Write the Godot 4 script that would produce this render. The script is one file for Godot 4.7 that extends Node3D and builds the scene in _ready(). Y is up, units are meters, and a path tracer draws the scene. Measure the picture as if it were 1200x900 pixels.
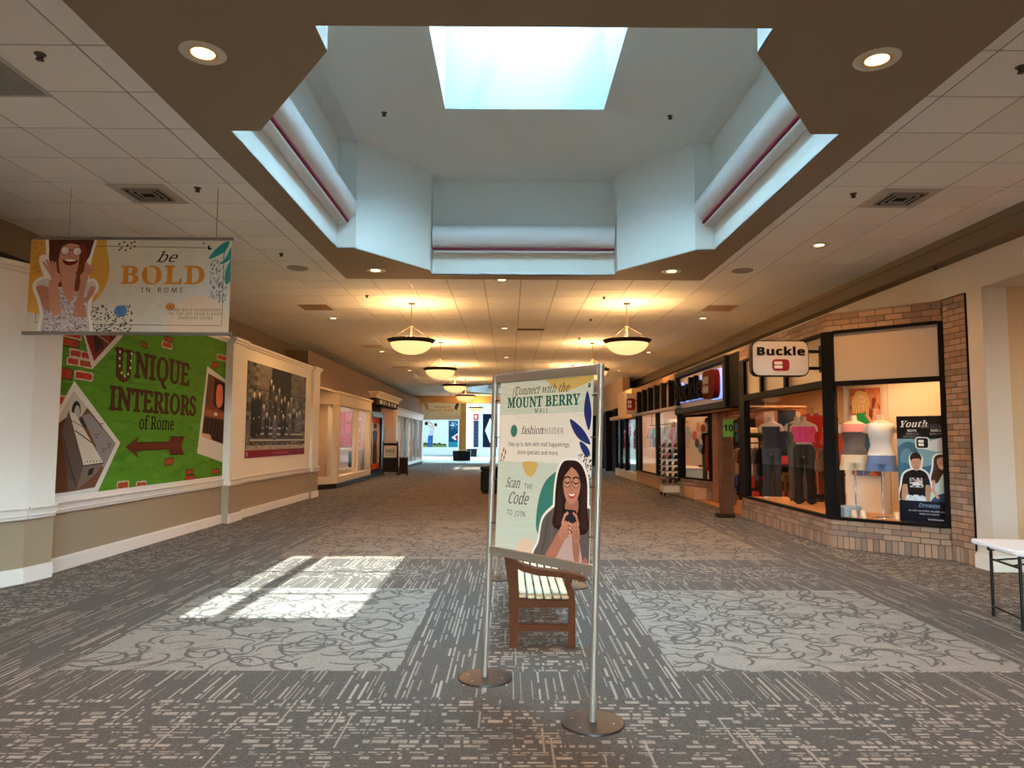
extends Node3D
# Mall corridor with an octagonal skylight, storefronts and a poster stand. x right, y up, d = distance down the corridor (-z).

var used := {}
var mats := {}
var rng := RandomNumberGenerator.new()
const CEIL := 4.12      # underside of the tile ceiling
const SOFF := 4.09      # underside of the painted soffit round the skylight

func _ready():
	rng.seed = 7
	stage()
	fonts()
	shell()
	ceilings()
	octagon(7.56, true)
	octagon(37.0, false)
	left_side()
	right_side()
	far_end()
	furniture()
	fixtures()

# ---------------------------------------------------------------- stage
func stage():
	var cam := Camera3D.new()
	cam.name = "camera"
	cam.fov = rad_to_deg(2.0 * atan(450.0 / 832.0))
	cam.position = Vector3(0, 1.55, 0)
	cam.basis = Basis(Vector3.UP, -3.0 / 832.0) * Basis(Vector3.RIGHT, atan(64.0 / 832.0)) * Basis(Vector3.BACK, 0.004)
	cam.near = 0.05
	cam.far = 300.0
	cam.current = true
	add_child(cam)
	var e := Environment.new()
	e.background_mode = Environment.BG_SKY
	var sm := ProceduralSkyMaterial.new()
	sm.sky_top_color = Color(0.63, 0.82, 0.92)
	sm.sky_horizon_color = Color(0.82, 0.91, 0.92)
	sm.ground_bottom_color = Color(0.42, 0.42, 0.40)
	sm.ground_horizon_color = Color(0.60, 0.64, 0.66)
	sm.sky_energy_multiplier = 5.0
	sm.ground_energy_multiplier = 1.6
	sm.sun_angle_max = 3.0
	var sky := Sky.new()
	sky.sky_material = sm
	e.sky = sky
	e.tonemap_mode = Environment.TONE_MAPPER_LINEAR
	e.tonemap_exposure = 1.85
	e.sdfgi_enabled = true
	e.ssao_enabled = true
	e.ssil_enabled = true
	var we := WorldEnvironment.new()
	we.name = "world_environment"
	we.environment = e
	add_child(we)
	var sun := DirectionalLight3D.new()
	sun.name = "sun"
	var dirn := Vector3(-0.348, -1.0, -0.12).normalized()
	sun.basis = Basis.looking_at(dirn, Vector3.FORWARD)
	sun.light_color = Color(0.92, 1.0, 1.0)
	sun.light_energy = 3.6
	sun.light_angular_distance = 0.5
	sun.shadow_enabled = true
	add_child(sun)

# ---------------------------------------------------------------- naming
func numbered(n: String) -> String:
	if not used.has(n):
		used[n] = 0
		return n
	used[n] += 1
	return "%s_%03d" % [n, used[n]]

func tag(o: Node, label: String, category: String, group := ""):
	o.set_meta("label", label)
	o.set_meta("category", category)
	if group:
		o.set_meta("group", group)
	return o

func thing(called: String, label: String, category: String, at := Vector3.ZERO, turn := 0.0, group := "") -> Node3D:
	var o := Node3D.new()
	o.name = numbered(called)
	add_child(o)
	o.position = at
	o.rotation.y = turn
	tag(o, label, category, group)
	return o

func struct_root(called: String, xf := Transform3D()) -> Node3D:
	var o := Node3D.new()
	o.name = numbered(called)
	add_child(o)
	o.transform = xf
	o.set_meta("kind", "structure")
	return o

func put(called: String, mesh, material: Material, parent: Node = self, at := Vector3.ZERO) -> MeshInstance3D:
	var o := MeshInstance3D.new()
	if mesh is SurfaceTool:
		o.mesh = mesh.commit()
	else:
		o.mesh = mesh
	o.material_override = material
	o.position = at
	if parent == self:
		o.name = numbered(called)
		add_child(o)
	else:
		var k := called
		var i := 0
		while parent.has_meta("n_" + k):
			i = parent.get_meta("n_" + k) + 1
			break
		parent.set_meta("n_" + k, i)
		o.name = called if i == 0 else "%s_%03d" % [called, i]
		parent.add_child(o)
	return o

func struct(called: String, mesh, material: Material) -> MeshInstance3D:
	var o := put(called, mesh, material)
	o.set_meta("kind", "structure")
	return o

func dup(o: Node3D, at: Vector3, turn: float, label := "") -> Node3D:
	var c: Node3D = o.duplicate()
	var base := o.name.rstrip("0123456789")
	c.name = numbered(base.rstrip("_") if base.ends_with("_") else String(o.name))
	add_child(c)
	c.position = at
	c.rotation.y = turn
	if label:
		c.set_meta("label", label)
	return c

# ---------------------------------------------------------------- materials
func mat(r: int, g: int, b: int, rough := 0.85, metal := 0.0) -> StandardMaterial3D:
	var key := "%d %d %d %.2f %.2f" % [r, g, b, rough, metal]
	if not mats.has(key):
		var m := StandardMaterial3D.new()
		m.albedo_color = Color8(r, g, b)
		m.roughness = rough
		m.metallic = metal
		if metal == 0.0:
			m.metallic_specular = 0.2 if r + g + b < 200 else 0.38
		m.cull_mode = BaseMaterial3D.CULL_DISABLED
		mats[key] = m
	return mats[key]

func glow(c: Color, e: float, key: String) -> StandardMaterial3D:
	if not mats.has(key):
		var m := StandardMaterial3D.new()
		m.albedo_color = Color(0.9, 0.88, 0.84)
		m.roughness = 0.6
		m.emission_enabled = true
		m.emission = c
		m.emission_energy_multiplier = e
		mats[key] = m
	return mats[key]

func pane_mat() -> StandardMaterial3D:
	if not mats.has("pane"):
		var m := StandardMaterial3D.new()
		m.albedo_color = Color(0.2, 0.22, 0.22, 0.03)
		m.transparency = BaseMaterial3D.TRANSPARENCY_ALPHA
		m.roughness = 0.02
		m.metallic_specular = 0.22
		m.cull_mode = BaseMaterial3D.CULL_DISABLED
		mats["pane"] = m
	return mats["pane"]

func rough_noise(freq: float, key: String) -> NoiseTexture2D:
	if not mats.has(key):
		var n := FastNoiseLite.new()
		n.seed = 3
		n.frequency = freq
		n.fractal_octaves = 4
		var t := NoiseTexture2D.new()
		t.width = 256
		t.height = 256
		t.seamless = true
		t.noise = n
		mats[key] = t
	return mats[key]

func textured(r: int, g: int, b: int, rough: float, freq: float, scale: float, relief: float) -> StandardMaterial3D:
	# a surface with fine relief and a slight roughness variation, mapped in world space
	var key := "t%d %d %d %.2f %.2f %.2f" % [r, g, b, rough, freq, scale]
	if not mats.has(key):
		var m := StandardMaterial3D.new()
		m.albedo_color = Color8(r, g, b)
		m.roughness = rough
		m.uv1_triplanar = true
		m.uv1_world_triplanar = true
		m.uv1_scale = Vector3.ONE * scale
		m.heightmap_enabled = true
		m.heightmap_texture = rough_noise(freq, "noise%.3f" % freq)
		m.heightmap_scale = relief
		m.cull_mode = BaseMaterial3D.CULL_DISABLED
		mats[key] = m
	return mats[key]

func wood(a: Color, b: Color, key: String, rough := 0.5, stretch := Vector3(14, 1.2, 14)) -> StandardMaterial3D:
	if not mats.has(key):
		var n := FastNoiseLite.new()
		n.seed = 11
		n.frequency = 0.02
		n.fractal_octaves = 5
		var t := NoiseTexture2D.new()
		t.width = 256
		t.height = 256
		t.seamless = true
		t.noise = n
		var g := Gradient.new()
		g.set_color(0, a)
		g.set_color(1, b)
		t.color_ramp = g
		var m := StandardMaterial3D.new()
		m.albedo_texture = t
		m.roughness = maxf(rough, 0.6)
		m.metallic_specular = 0.25
		m.uv1_triplanar = true
		m.uv1_scale = stretch
		mats[key] = m
	return mats[key]

func print_mat(im: Image, rough := 0.6) -> StandardMaterial3D:
	var m := StandardMaterial3D.new()
	m.albedo_texture = ImageTexture.create_from_image(im)
	m.roughness = rough
	m.cull_mode = BaseMaterial3D.CULL_DISABLED
	m.texture_repeat = false
	m.metallic_specular = 0.1
	return m

# ---------------------------------------------------------------- mesh building
func V(x: float, y: float, d: float) -> Vector3:
	return Vector3(x, y, -d)

func mb() -> SurfaceTool:
	var s := SurfaceTool.new()
	s.begin(Mesh.PRIMITIVE_TRIANGLES)
	return s

func face(s: SurfaceTool, p: Array, hint: Vector3, uv := []):
	var n: Vector3 = (p[2] - p[0]).cross(p[1] - p[0])
	if n.length() < 1e-9 and p.size() > 3:
		n = (p[3] - p[0]).cross(p[2] - p[0])
	n = n.normalized()
	var turn: bool = n.dot(hint) < 0
	if turn:
		n = -n
	for i in range(1, p.size() - 1):
		var order := [0, i + 1, i] if turn else [0, i, i + 1]
		for k in order:
			s.set_normal(n)
			if uv.size():
				s.set_uv(uv[k])
			s.add_vertex(p[k])

func box(s: SurfaceTool, c: Vector3, size: Vector3, b := Basis()):
	var h := size / 2
	for ax in 3:
		for sg in [-1.0, 1.0]:
			var n := Vector3.ZERO
			n[ax] = sg
			var q := []
			for k in [[-1, -1], [1, -1], [1, 1], [-1, 1]]:
				var v := Vector3.ZERO
				v[ax] = sg * h[ax]
				v[(ax + 1) % 3] = k[0] * h[(ax + 1) % 3]
				v[(ax + 2) % 3] = k[1] * h[(ax + 2) % 3]
				q.append(c + b * v)
			face(s, q, b * n)

func bbox(s: SurfaceTool, c: Vector3, size: Vector3, r := 0.006, b := Basis()):
	# a box with chamfered edges
	var h := size / 2
	r = minf(r, minf(h.x, minf(h.y, h.z)) * 0.9)
	var pt := func(ax: int, sg: Array) -> Vector3:
		var v := Vector3.ZERO
		for k in 3:
			v[k] = sg[k] * (h[k] if k == ax else h[k] - r)
		return v
	for ax in 3:
		var a1 := (ax + 1) % 3
		var a2 := (ax + 2) % 3
		for s0 in [-1, 1]:
			var q := []
			for k in [[-1, -1], [1, -1], [1, 1], [-1, 1]]:
				var sg := [0, 0, 0]
				sg[ax] = s0
				sg[a1] = k[0]
				sg[a2] = k[1]
				q.append(c + b * pt.call(ax, sg))
			var n := Vector3.ZERO
			n[ax] = s0
			face(s, q, b * n)
			for s1 in [-1, 1]:
				var ed := []
				for w in [[ax, -1], [ax, 1], [a1, 1], [a1, -1]]:
					var sg := [0, 0, 0]
					sg[ax] = s0
					sg[a1] = s1
					sg[a2] = w[1]
					ed.append(c + b * pt.call(w[0], sg))
				var m := Vector3.ZERO
				m[ax] = s0
				m[a1] = s1
				face(s, ed, b * m)
	for i in 8:
		var sg := [1 if i & 1 else -1, 1 if i & 2 else -1, 1 if i & 4 else -1]
		face(s, [c + b * pt.call(0, sg), c + b * pt.call(1, sg), c + b * pt.call(2, sg)], b * Vector3(sg[0], sg[1], sg[2]))

func bx(x0: float, x1: float, y0: float, y1: float, d0: float, d1: float) -> SurfaceTool:
	var s := mb()
	box(s, V((x0 + x1) / 2, (y0 + y1) / 2, (d0 + d1) / 2), Vector3(absf(x1 - x0), absf(y1 - y0), absf(d1 - d0)))
	return s

func addbx(s: SurfaceTool, x0: float, x1: float, y0: float, y1: float, z0: float, z1: float, r := 0.0):
	var c := Vector3((x0 + x1) / 2, (y0 + y1) / 2, (z0 + z1) / 2)
	var z := Vector3(absf(x1 - x0), absf(y1 - y0), absf(z1 - z0))
	if r > 0:
		bbox(s, c, z, r)
	else:
		box(s, c, z)

func lbx(x0: float, x1: float, y0: float, y1: float, z0: float, z1: float, r := 0.0) -> SurfaceTool:
	var s := mb()
	addbx(s, x0, x1, y0, y1, z0, z1, r)
	return s

func grid(s: SurfaceTool, rows: Array, loop: bool, centers: Array):
	# a smooth sheet through rows of points; normals point away from each row's centre
	var nr := rows.size()
	var nc: int = rows[0].size()
	var nn := []
	for i in nr:
		var line := []
		for j in nc:
			var jl := (j - 1 + nc) % nc if loop else maxi(j - 1, 0)
			var jr := (j + 1) % nc if loop else mini(j + 1, nc - 1)
			var du: Vector3 = rows[i][jr] - rows[i][jl]
			var dv: Vector3 = rows[mini(i + 1, nr - 1)][j] - rows[maxi(i - 1, 0)][j]
			if du.length() < 1e-7:
				var r2 := mini(i + 1, nr - 1) if i == 0 else i - 1
				du = rows[r2][jr] - rows[r2][jl]
			var n := du.cross(dv).normalized()
			if n.dot(rows[i][j] - centers[i]) < 0:
				n = -n
			line.append(n)
		nn.append(line)
	for i in nr - 1:
		for j in (nc if loop else nc - 1):
			var j2 := (j + 1) % nc
			for t in [[[i, j], [i, j2], [i + 1, j2]], [[i, j], [i + 1, j2], [i + 1, j]]]:
				var a: Vector3 = rows[t[0][0]][t[0][1]]
				var b: Vector3 = rows[t[1][0]][t[1][1]]
				var c: Vector3 = rows[t[2][0]][t[2][1]]
				var g := (c - a).cross(b - a)
				if g.length() < 1e-12:
					continue
				var ns: Vector3 = nn[t[0][0]][t[0][1]] + nn[t[1][0]][t[1][1]] + nn[t[2][0]][t[2][1]]
				var order := [0, 1, 2] if g.dot(ns) >= 0 else [0, 2, 1]
				for k in order:
					s.set_normal(nn[t[k][0]][t[k][1]])
					s.add_vertex(rows[t[k][0]][t[k][1]])

func ring(c: Vector3, u: Vector3, v: Vector3, n: int) -> PackedVector3Array:
	var r := PackedVector3Array()
	for k in n:
		var a := TAU * k / n
		r.append(c + u * cos(a) + v * sin(a))
	return r

func tube(s: SurfaceTool, pts: Array, rad, n := 10, caps := true):
	# a round bar along points; rad is one radius or one for each point
	var rows := []
	var cs := []
	var prev := Vector3.ZERO
	for i in pts.size():
		var dirv: Vector3 = (pts[mini(i + 1, pts.size() - 1)] - pts[maxi(i - 1, 0)]).normalized()
		var side := prev
		if i == 0:
			side = dirv.cross(Vector3.UP if absf(dirv.y) < 0.9 else Vector3.RIGHT).normalized()
		else:
			side = (side - dirv * side.dot(dirv)).normalized()
		prev = side
		var r: float = rad[i] if rad is Array else rad
		rows.append(ring(pts[i], side * r, dirv.cross(side) * r, n))
		cs.append(pts[i])
	grid(s, rows, true, cs)
	if caps:
		face(s, Array(rows[0]), pts[0] - pts[1])
		face(s, Array(rows[-1]), pts[-1] - pts[-2])

func lathe(s: SurfaceTool, prof: Array, n: int, at := Vector3.ZERO, mid := Vector3.ZERO, axis := Basis()):
	# profile points are (radius, height)
	var rows := []
	var cs := []
	for p in prof:
		rows.append(ring(at + axis * Vector3(0, p.y, 0), axis * Vector3(p.x, 0, 0), axis * Vector3(0, 0, p.x), n))
		cs.append(at + axis * mid)
	grid(s, rows, true, cs)

func disc(s: SurfaceTool, c: Vector3, r: float, n: int, hint: Vector3):
	var side := hint.cross(Vector3.RIGHT if absf(hint.x) < 0.9 else Vector3.UP).normalized()
	face(s, Array(ring(c, side * r, hint.normalized().cross(side) * r, n)), hint)

func loft(s: SurfaceTool, secs: Array, n := 16, caps := true):
	# sections: [centre, half width, half depth] with optional yaw basis; superellipse rings joined smoothly
	var rows := []
	var cs := []
	for q in secs:
		var b: Basis = q[3] if q.size() > 3 else Basis()
		rows.append(ring(q[0], b * Vector3(q[1], 0, 0), b * Vector3(0, 0, q[2]), n))
		cs.append(q[0])
	grid(s, rows, true, cs)
	if caps:
		face(s, Array(rows[0]), secs[0][0] - secs[1][0])
		face(s, Array(rows[-1]), secs[-1][0] - secs[-2][0])

func prism(s: SurfaceTool, poly: Array, z0: float, z1: float, xf := Transform3D()):
	# a flat outline (x, y) given thickness along z
	var pl := PackedVector2Array(poly)
	var tri := Geometry2D.triangulate_polygon(pl)
	for z in [z0, z1]:
		var hint: Vector3 = xf.basis * Vector3(0, 0, -1 if z == minf(z0, z1) else 1)
		for i in range(0, tri.size(), 3):
			face(s, [xf * Vector3(pl[tri[i]].x, pl[tri[i]].y, z), xf * Vector3(pl[tri[i + 1]].x, pl[tri[i + 1]].y, z), xf * Vector3(pl[tri[i + 2]].x, pl[tri[i + 2]].y, z)], hint)
	var cw := Geometry2D.is_polygon_clockwise(pl)
	for i in pl.size():
		var a := pl[i]
		var b := pl[(i + 1) % pl.size()]
		var n := Vector2(b.y - a.y, a.x - b.x)
		if cw:
			n = -n
		face(s, [xf * Vector3(a.x, a.y, z0), xf * Vector3(b.x, b.y, z0), xf * Vector3(b.x, b.y, z1), xf * Vector3(a.x, a.y, z1)], xf.basis * Vector3(n.x, n.y, 0))

func rrect(x0: float, y0: float, x1: float, y1: float, r: float, n := 5) -> Array:
	var o := []
	for k in [[x1 - r, y1 - r, 0], [x0 + r, y1 - r, 1], [x0 + r, y0 + r, 2], [x1 - r, y0 + r, 3]]:
		for i in n + 1:
			var a: float = PI / 2 * (k[2] + float(i) / n)
			o.append(Vector2(k[0] + r * cos(a), k[1] + r * sin(a)))
	return o

func sheet(w: float, h: float) -> SurfaceTool:
	# a thin printed panel: front carries the picture, 4 mm thick; origin at its bottom left
	var s := mb()
	face(s, [Vector3(0, 0, 0.004), Vector3(w, 0, 0.004), Vector3(w, h, 0.004), Vector3(0, h, 0.004)], Vector3(0, 0, 1), [Vector2(0, 1), Vector2(1, 1), Vector2(1, 0), Vector2(0, 0)])
	for q in [[Vector3(0, 0, 0), Vector3(0, h, 0), Vector3(0, h, 0.004), Vector3(0, 0, 0.004), Vector3.LEFT], [Vector3(w, 0, 0), Vector3(w, h, 0), Vector3(w, h, 0.004), Vector3(w, 0, 0.004), Vector3.RIGHT], [Vector3(0, h, 0), Vector3(w, h, 0), Vector3(w, h, 0.004), Vector3(0, h, 0.004), Vector3.UP], [Vector3(0, 0, 0), Vector3(w, 0, 0), Vector3(w, 0, 0.004), Vector3(0, 0, 0.004), Vector3.DOWN], [Vector3(0, 0, 0), Vector3(w, 0, 0), Vector3(w, h, 0), Vector3(0, h, 0), Vector3(0, 0, -1)]]:
		face(s, q.slice(0, 4), q[4], [Vector2(0.01, 0.01), Vector2(0.01, 0.01), Vector2(0.01, 0.01), Vector2(0.01, 0.01)])
	return s

func along(ax: float, ad: float, bx_: float, bd: float, y := 0.0) -> Transform3D:
	# local x runs from A to B (left to right as seen from outside), y up, z towards the viewer
	var x := (V(bx_, 0, bd) - V(ax, 0, ad)).normalized()
	return Transform3D(Basis(x, Vector3.UP, x.cross(Vector3.UP)), V(ax, y, ad))

func span(ax: float, ad: float, b_x: float, bd: float) -> float:
	return Vector2(b_x - ax, bd - ad).length()

var F_SANS: Font
var F_BOLD: Font
var F_SERIF: Font
var F_SERIFB: Font
func fonts():
	var mk := func(fam: String, w: int) -> SystemFont:
		var f := SystemFont.new()
		f.font_names = PackedStringArray([fam])
		f.font_weight = w
		return f
	F_SANS = mk.call("Droid Sans", 400)
	F_BOLD = mk.call("Droid Sans", 700)
	F_SERIF = mk.call("Droid Serif", 400)
	F_SERIFB = mk.call("Droid Serif", 700)

func lettering(text: String, font: Font, h: float, depth: float, material: Material, parent: Node, at: Vector3, stretch := 1.0, called := "lettering") -> MeshInstance3D:
	var t := TextMesh.new()
	t.text = text
	t.font = font
	t.font_size = 64
	t.pixel_size = h / 64.0
	t.depth = depth
	var o := put(called, t, material, parent, at)
	o.scale = Vector3(stretch, 1, 1)
	return o

func spot(called: String, at: Vector3, towards: Vector3, energy: float, c: Color, angle := 70.0, size := 0.07):
	var l := SpotLight3D.new()
	l.name = numbered(called)
	l.position = at
	l.basis = Basis.looking_at(towards, Vector3.FORWARD if absf(towards.y) > 0.9 else Vector3.UP)
	l.light_energy = energy
	l.light_color = c
	l.spot_angle = angle
	l.spot_angle_attenuation = 0.8
	l.spot_range = 80.0
	l.spot_attenuation = 2.0
	l.light_size = size
	l.shadow_enabled = true
	add_child(l)

func omni(called: String, at: Vector3, energy: float, c: Color, size := 0.1):
	var l := OmniLight3D.new()
	l.name = numbered(called)
	l.position = at
	l.light_energy = energy
	l.light_color = c
	l.omni_range = 80.0
	l.omni_attenuation = 2.0
	l.light_size = size
	l.shadow_enabled = true
	add_child(l)

func panel_light(called: String, at: Vector3, w: float, d: float, energy: float, c: Color):
	var l := AreaLight3D.new()
	l.name = numbered(called)
	l.position = at
	l.basis = Basis.looking_at(Vector3.DOWN, Vector3.FORWARD)
	l.area_size = Vector2(w, d)
	l.light_energy = energy
	l.light_color = c
	l.area_range = 80.0
	l.area_attenuation = 2.0
	l.shadow_enabled = true
	add_child(l)

# ---------------------------------------------------------------- painter: flat print on posters
class Paint:
	var im: Image
	var k: float
	var w: int
	var h: int
	var rng := RandomNumberGenerator.new()
	var glyphs := {}

	func _init(dw: float, dh: float, pxw: int, bg: Color):
		w = pxw * 2
		k = w / dw
		h = int(round(dh * k / 2)) * 2
		im = Image.create(w, h, false, Image.FORMAT_RGB8)
		im.fill(bg)
		rng.seed = 5

	func poly(pts: Array, c: Color):
		var lo := 1e9
		var hi := -1e9
		for p in pts:
			lo = minf(lo, p.y)
			hi = maxf(hi, p.y)
		var n := pts.size()
		for y in range(maxi(0, int(floor(lo * k))), mini(h, int(ceil(hi * k)) + 1)):
			var yy := (y + 0.5) / k
			var xs := PackedFloat32Array()
			for i in n:
				var a: Vector2 = pts[i]
				var b: Vector2 = pts[(i + 1) % n]
				if (a.y <= yy) != (b.y <= yy):
					xs.append(a.x + (yy - a.y) / (b.y - a.y) * (b.x - a.x))
			xs.sort()
			for i in range(0, xs.size() - 1, 2):
				var x0 := int(round(xs[i] * k))
				var x1 := int(round(xs[i + 1] * k))
				if x1 > x0:
					im.fill_rect(Rect2i(x0, y, x1 - x0, 1).intersection(Rect2i(0, 0, w, h)), c)

	func rect(x: float, y: float, rw: float, rh: float, c: Color):
		im.fill_rect(Rect2i(int(round(x * k)), int(round(y * k)), maxi(1, int(round(rw * k))), maxi(1, int(round(rh * k)))).intersection(Rect2i(0, 0, w, h)), c)

	func ell(x: float, y: float, rx: float, ry: float, c: Color, rot := 0.0):
		var pts := []
		for i in 28:
			var a := TAU * i / 28
			pts.append(Vector2(x, y) + Vector2(rx * cos(a), ry * sin(a)).rotated(rot))
		poly(pts, c)

	func blob(raw: Array, c: Color, grow := 0.0):
		# smooth closed shape through points
		var pts := []
		var n := raw.size()
		for i in n:
			var a: Vector2 = raw[(i - 1 + n) % n]
			var b: Vector2 = raw[i]
			var d: Vector2 = raw[(i + 1) % n]
			var e: Vector2 = raw[(i + 2) % n]
			for t in 6:
				pts.append(b.cubic_interpolate(d, a, e, t / 6.0))
		if grow > 0.0:
			var g := Geometry2D.offset_polygon(PackedVector2Array(pts), grow, Geometry2D.JOIN_ROUND)
			for q in g:
				if not Geometry2D.is_polygon_clockwise(q) or g.size() == 1:
					poly(Array(q), c)
			return
		poly(pts, c)

	func line(pts: Array, wd: float, c: Color):
		for i in pts.size() - 1:
			var a: Vector2 = pts[i]
			var b: Vector2 = pts[i + 1]
			var nn := (b - a).normalized().orthogonal() * wd / 2
			var e := (b - a).normalized() * wd / 2
			poly([a + nn - e, b + nn + e, b - nn + e, a - nn - e], c)

	func stroke(raw: Array, wd: float, c: Color):
		var pts := []
		for i in raw.size() - 1:
			var a: Vector2 = raw[maxi(i - 1, 0)]
			var e: Vector2 = raw[mini(i + 2, raw.size() - 1)]
			for t in 6:
				pts.append(raw[i].cubic_interpolate(raw[i + 1], a, e, t / 6.0))
		pts.append(raw[-1])
		line(pts, wd, c)

	func width(s: String, f: Font, size: float, sx := 1.0, track := 0.0) -> float:
		var x := 0.0
		for ch in s:
			x += f.get_string_size(ch, HORIZONTAL_ALIGNMENT_LEFT, -1, 64).x / 64.0 * size * sx + track
		return x - track

	func text(s: String, f: Font, size: float, x: float, y: float, c: Color, align := 0.5, sx := 1.0, skew := 0.0, track := 0.0, fat := 0.0, rot := 0.0):
		# y is the baseline
		var pen := -width(s, f, size, sx, track) * align
		var o := Vector2(x, y)
		for ch in s:
			var key := [ch, f]
			if not glyphs.has(key):
				var t := TextMesh.new()
				t.text = ch
				t.font = f
				t.font_size = 64
				t.pixel_size = 1.0 / 64.0
				t.depth = 0.0
				t.horizontal_alignment = HORIZONTAL_ALIGNMENT_LEFT
				t.vertical_alignment = VERTICAL_ALIGNMENT_TOP
				var tris := []
				if ch != " ":
					for n in t.get_surface_count():
						var ar := t.surface_get_arrays(n)
						var vx: PackedVector3Array = ar[Mesh.ARRAY_VERTEX]
						var ix = ar[Mesh.ARRAY_INDEX]
						if ix == null or ix.is_empty():
							ix = PackedInt32Array(range(vx.size()))
						for i in ix:
							tris.append(Vector2(vx[i].x, -vx[i].y - f.get_ascent(64) / 64.0))
				glyphs[key] = tris
			var g: Array = glyphs[key]
			for i in range(0, g.size(), 3):
				var q := []
				for j in 3:
					var p: Vector2 = g[i + j]
					q.append(o + Vector2(pen + p.x * size * sx - p.y * size * skew, p.y * size).rotated(rot))
				poly(q, c)
				if fat > 0.0:
					for dv in [Vector2(fat, 0), Vector2(-fat, 0), Vector2(0, fat * 0.6), Vector2(0, -fat * 0.6)]:
						poly([q[0] + dv, q[1] + dv, q[2] + dv], c)
			pen += f.get_string_size(ch, HORIZONTAL_ALIGNMENT_LEFT, -1, 64).x / 64.0 * size * sx + track

	func dots(x0: float, y0: float, x1: float, y1: float, n: int, r0: float, r1: float, cols: Array):
		for i in n:
			var r := rng.randf_range(r0, r1)
			ell(rng.randf_range(x0, x1), rng.randf_range(y0, y1), r, r * 0.8, cols[rng.randi() % cols.size()])

	func done() -> Image:
		im.resize(w / 2, h / 2, Image.INTERPOLATE_BILINEAR)
		return im

func C(r: int, g: int, b: int) -> Color:
	return Color8(r, g, b)

func P(a: Array) -> Array:
	var o := []
	for i in range(0, a.size(), 2):
		o.append(Vector2(a[i], a[i + 1]))
	return o

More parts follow.
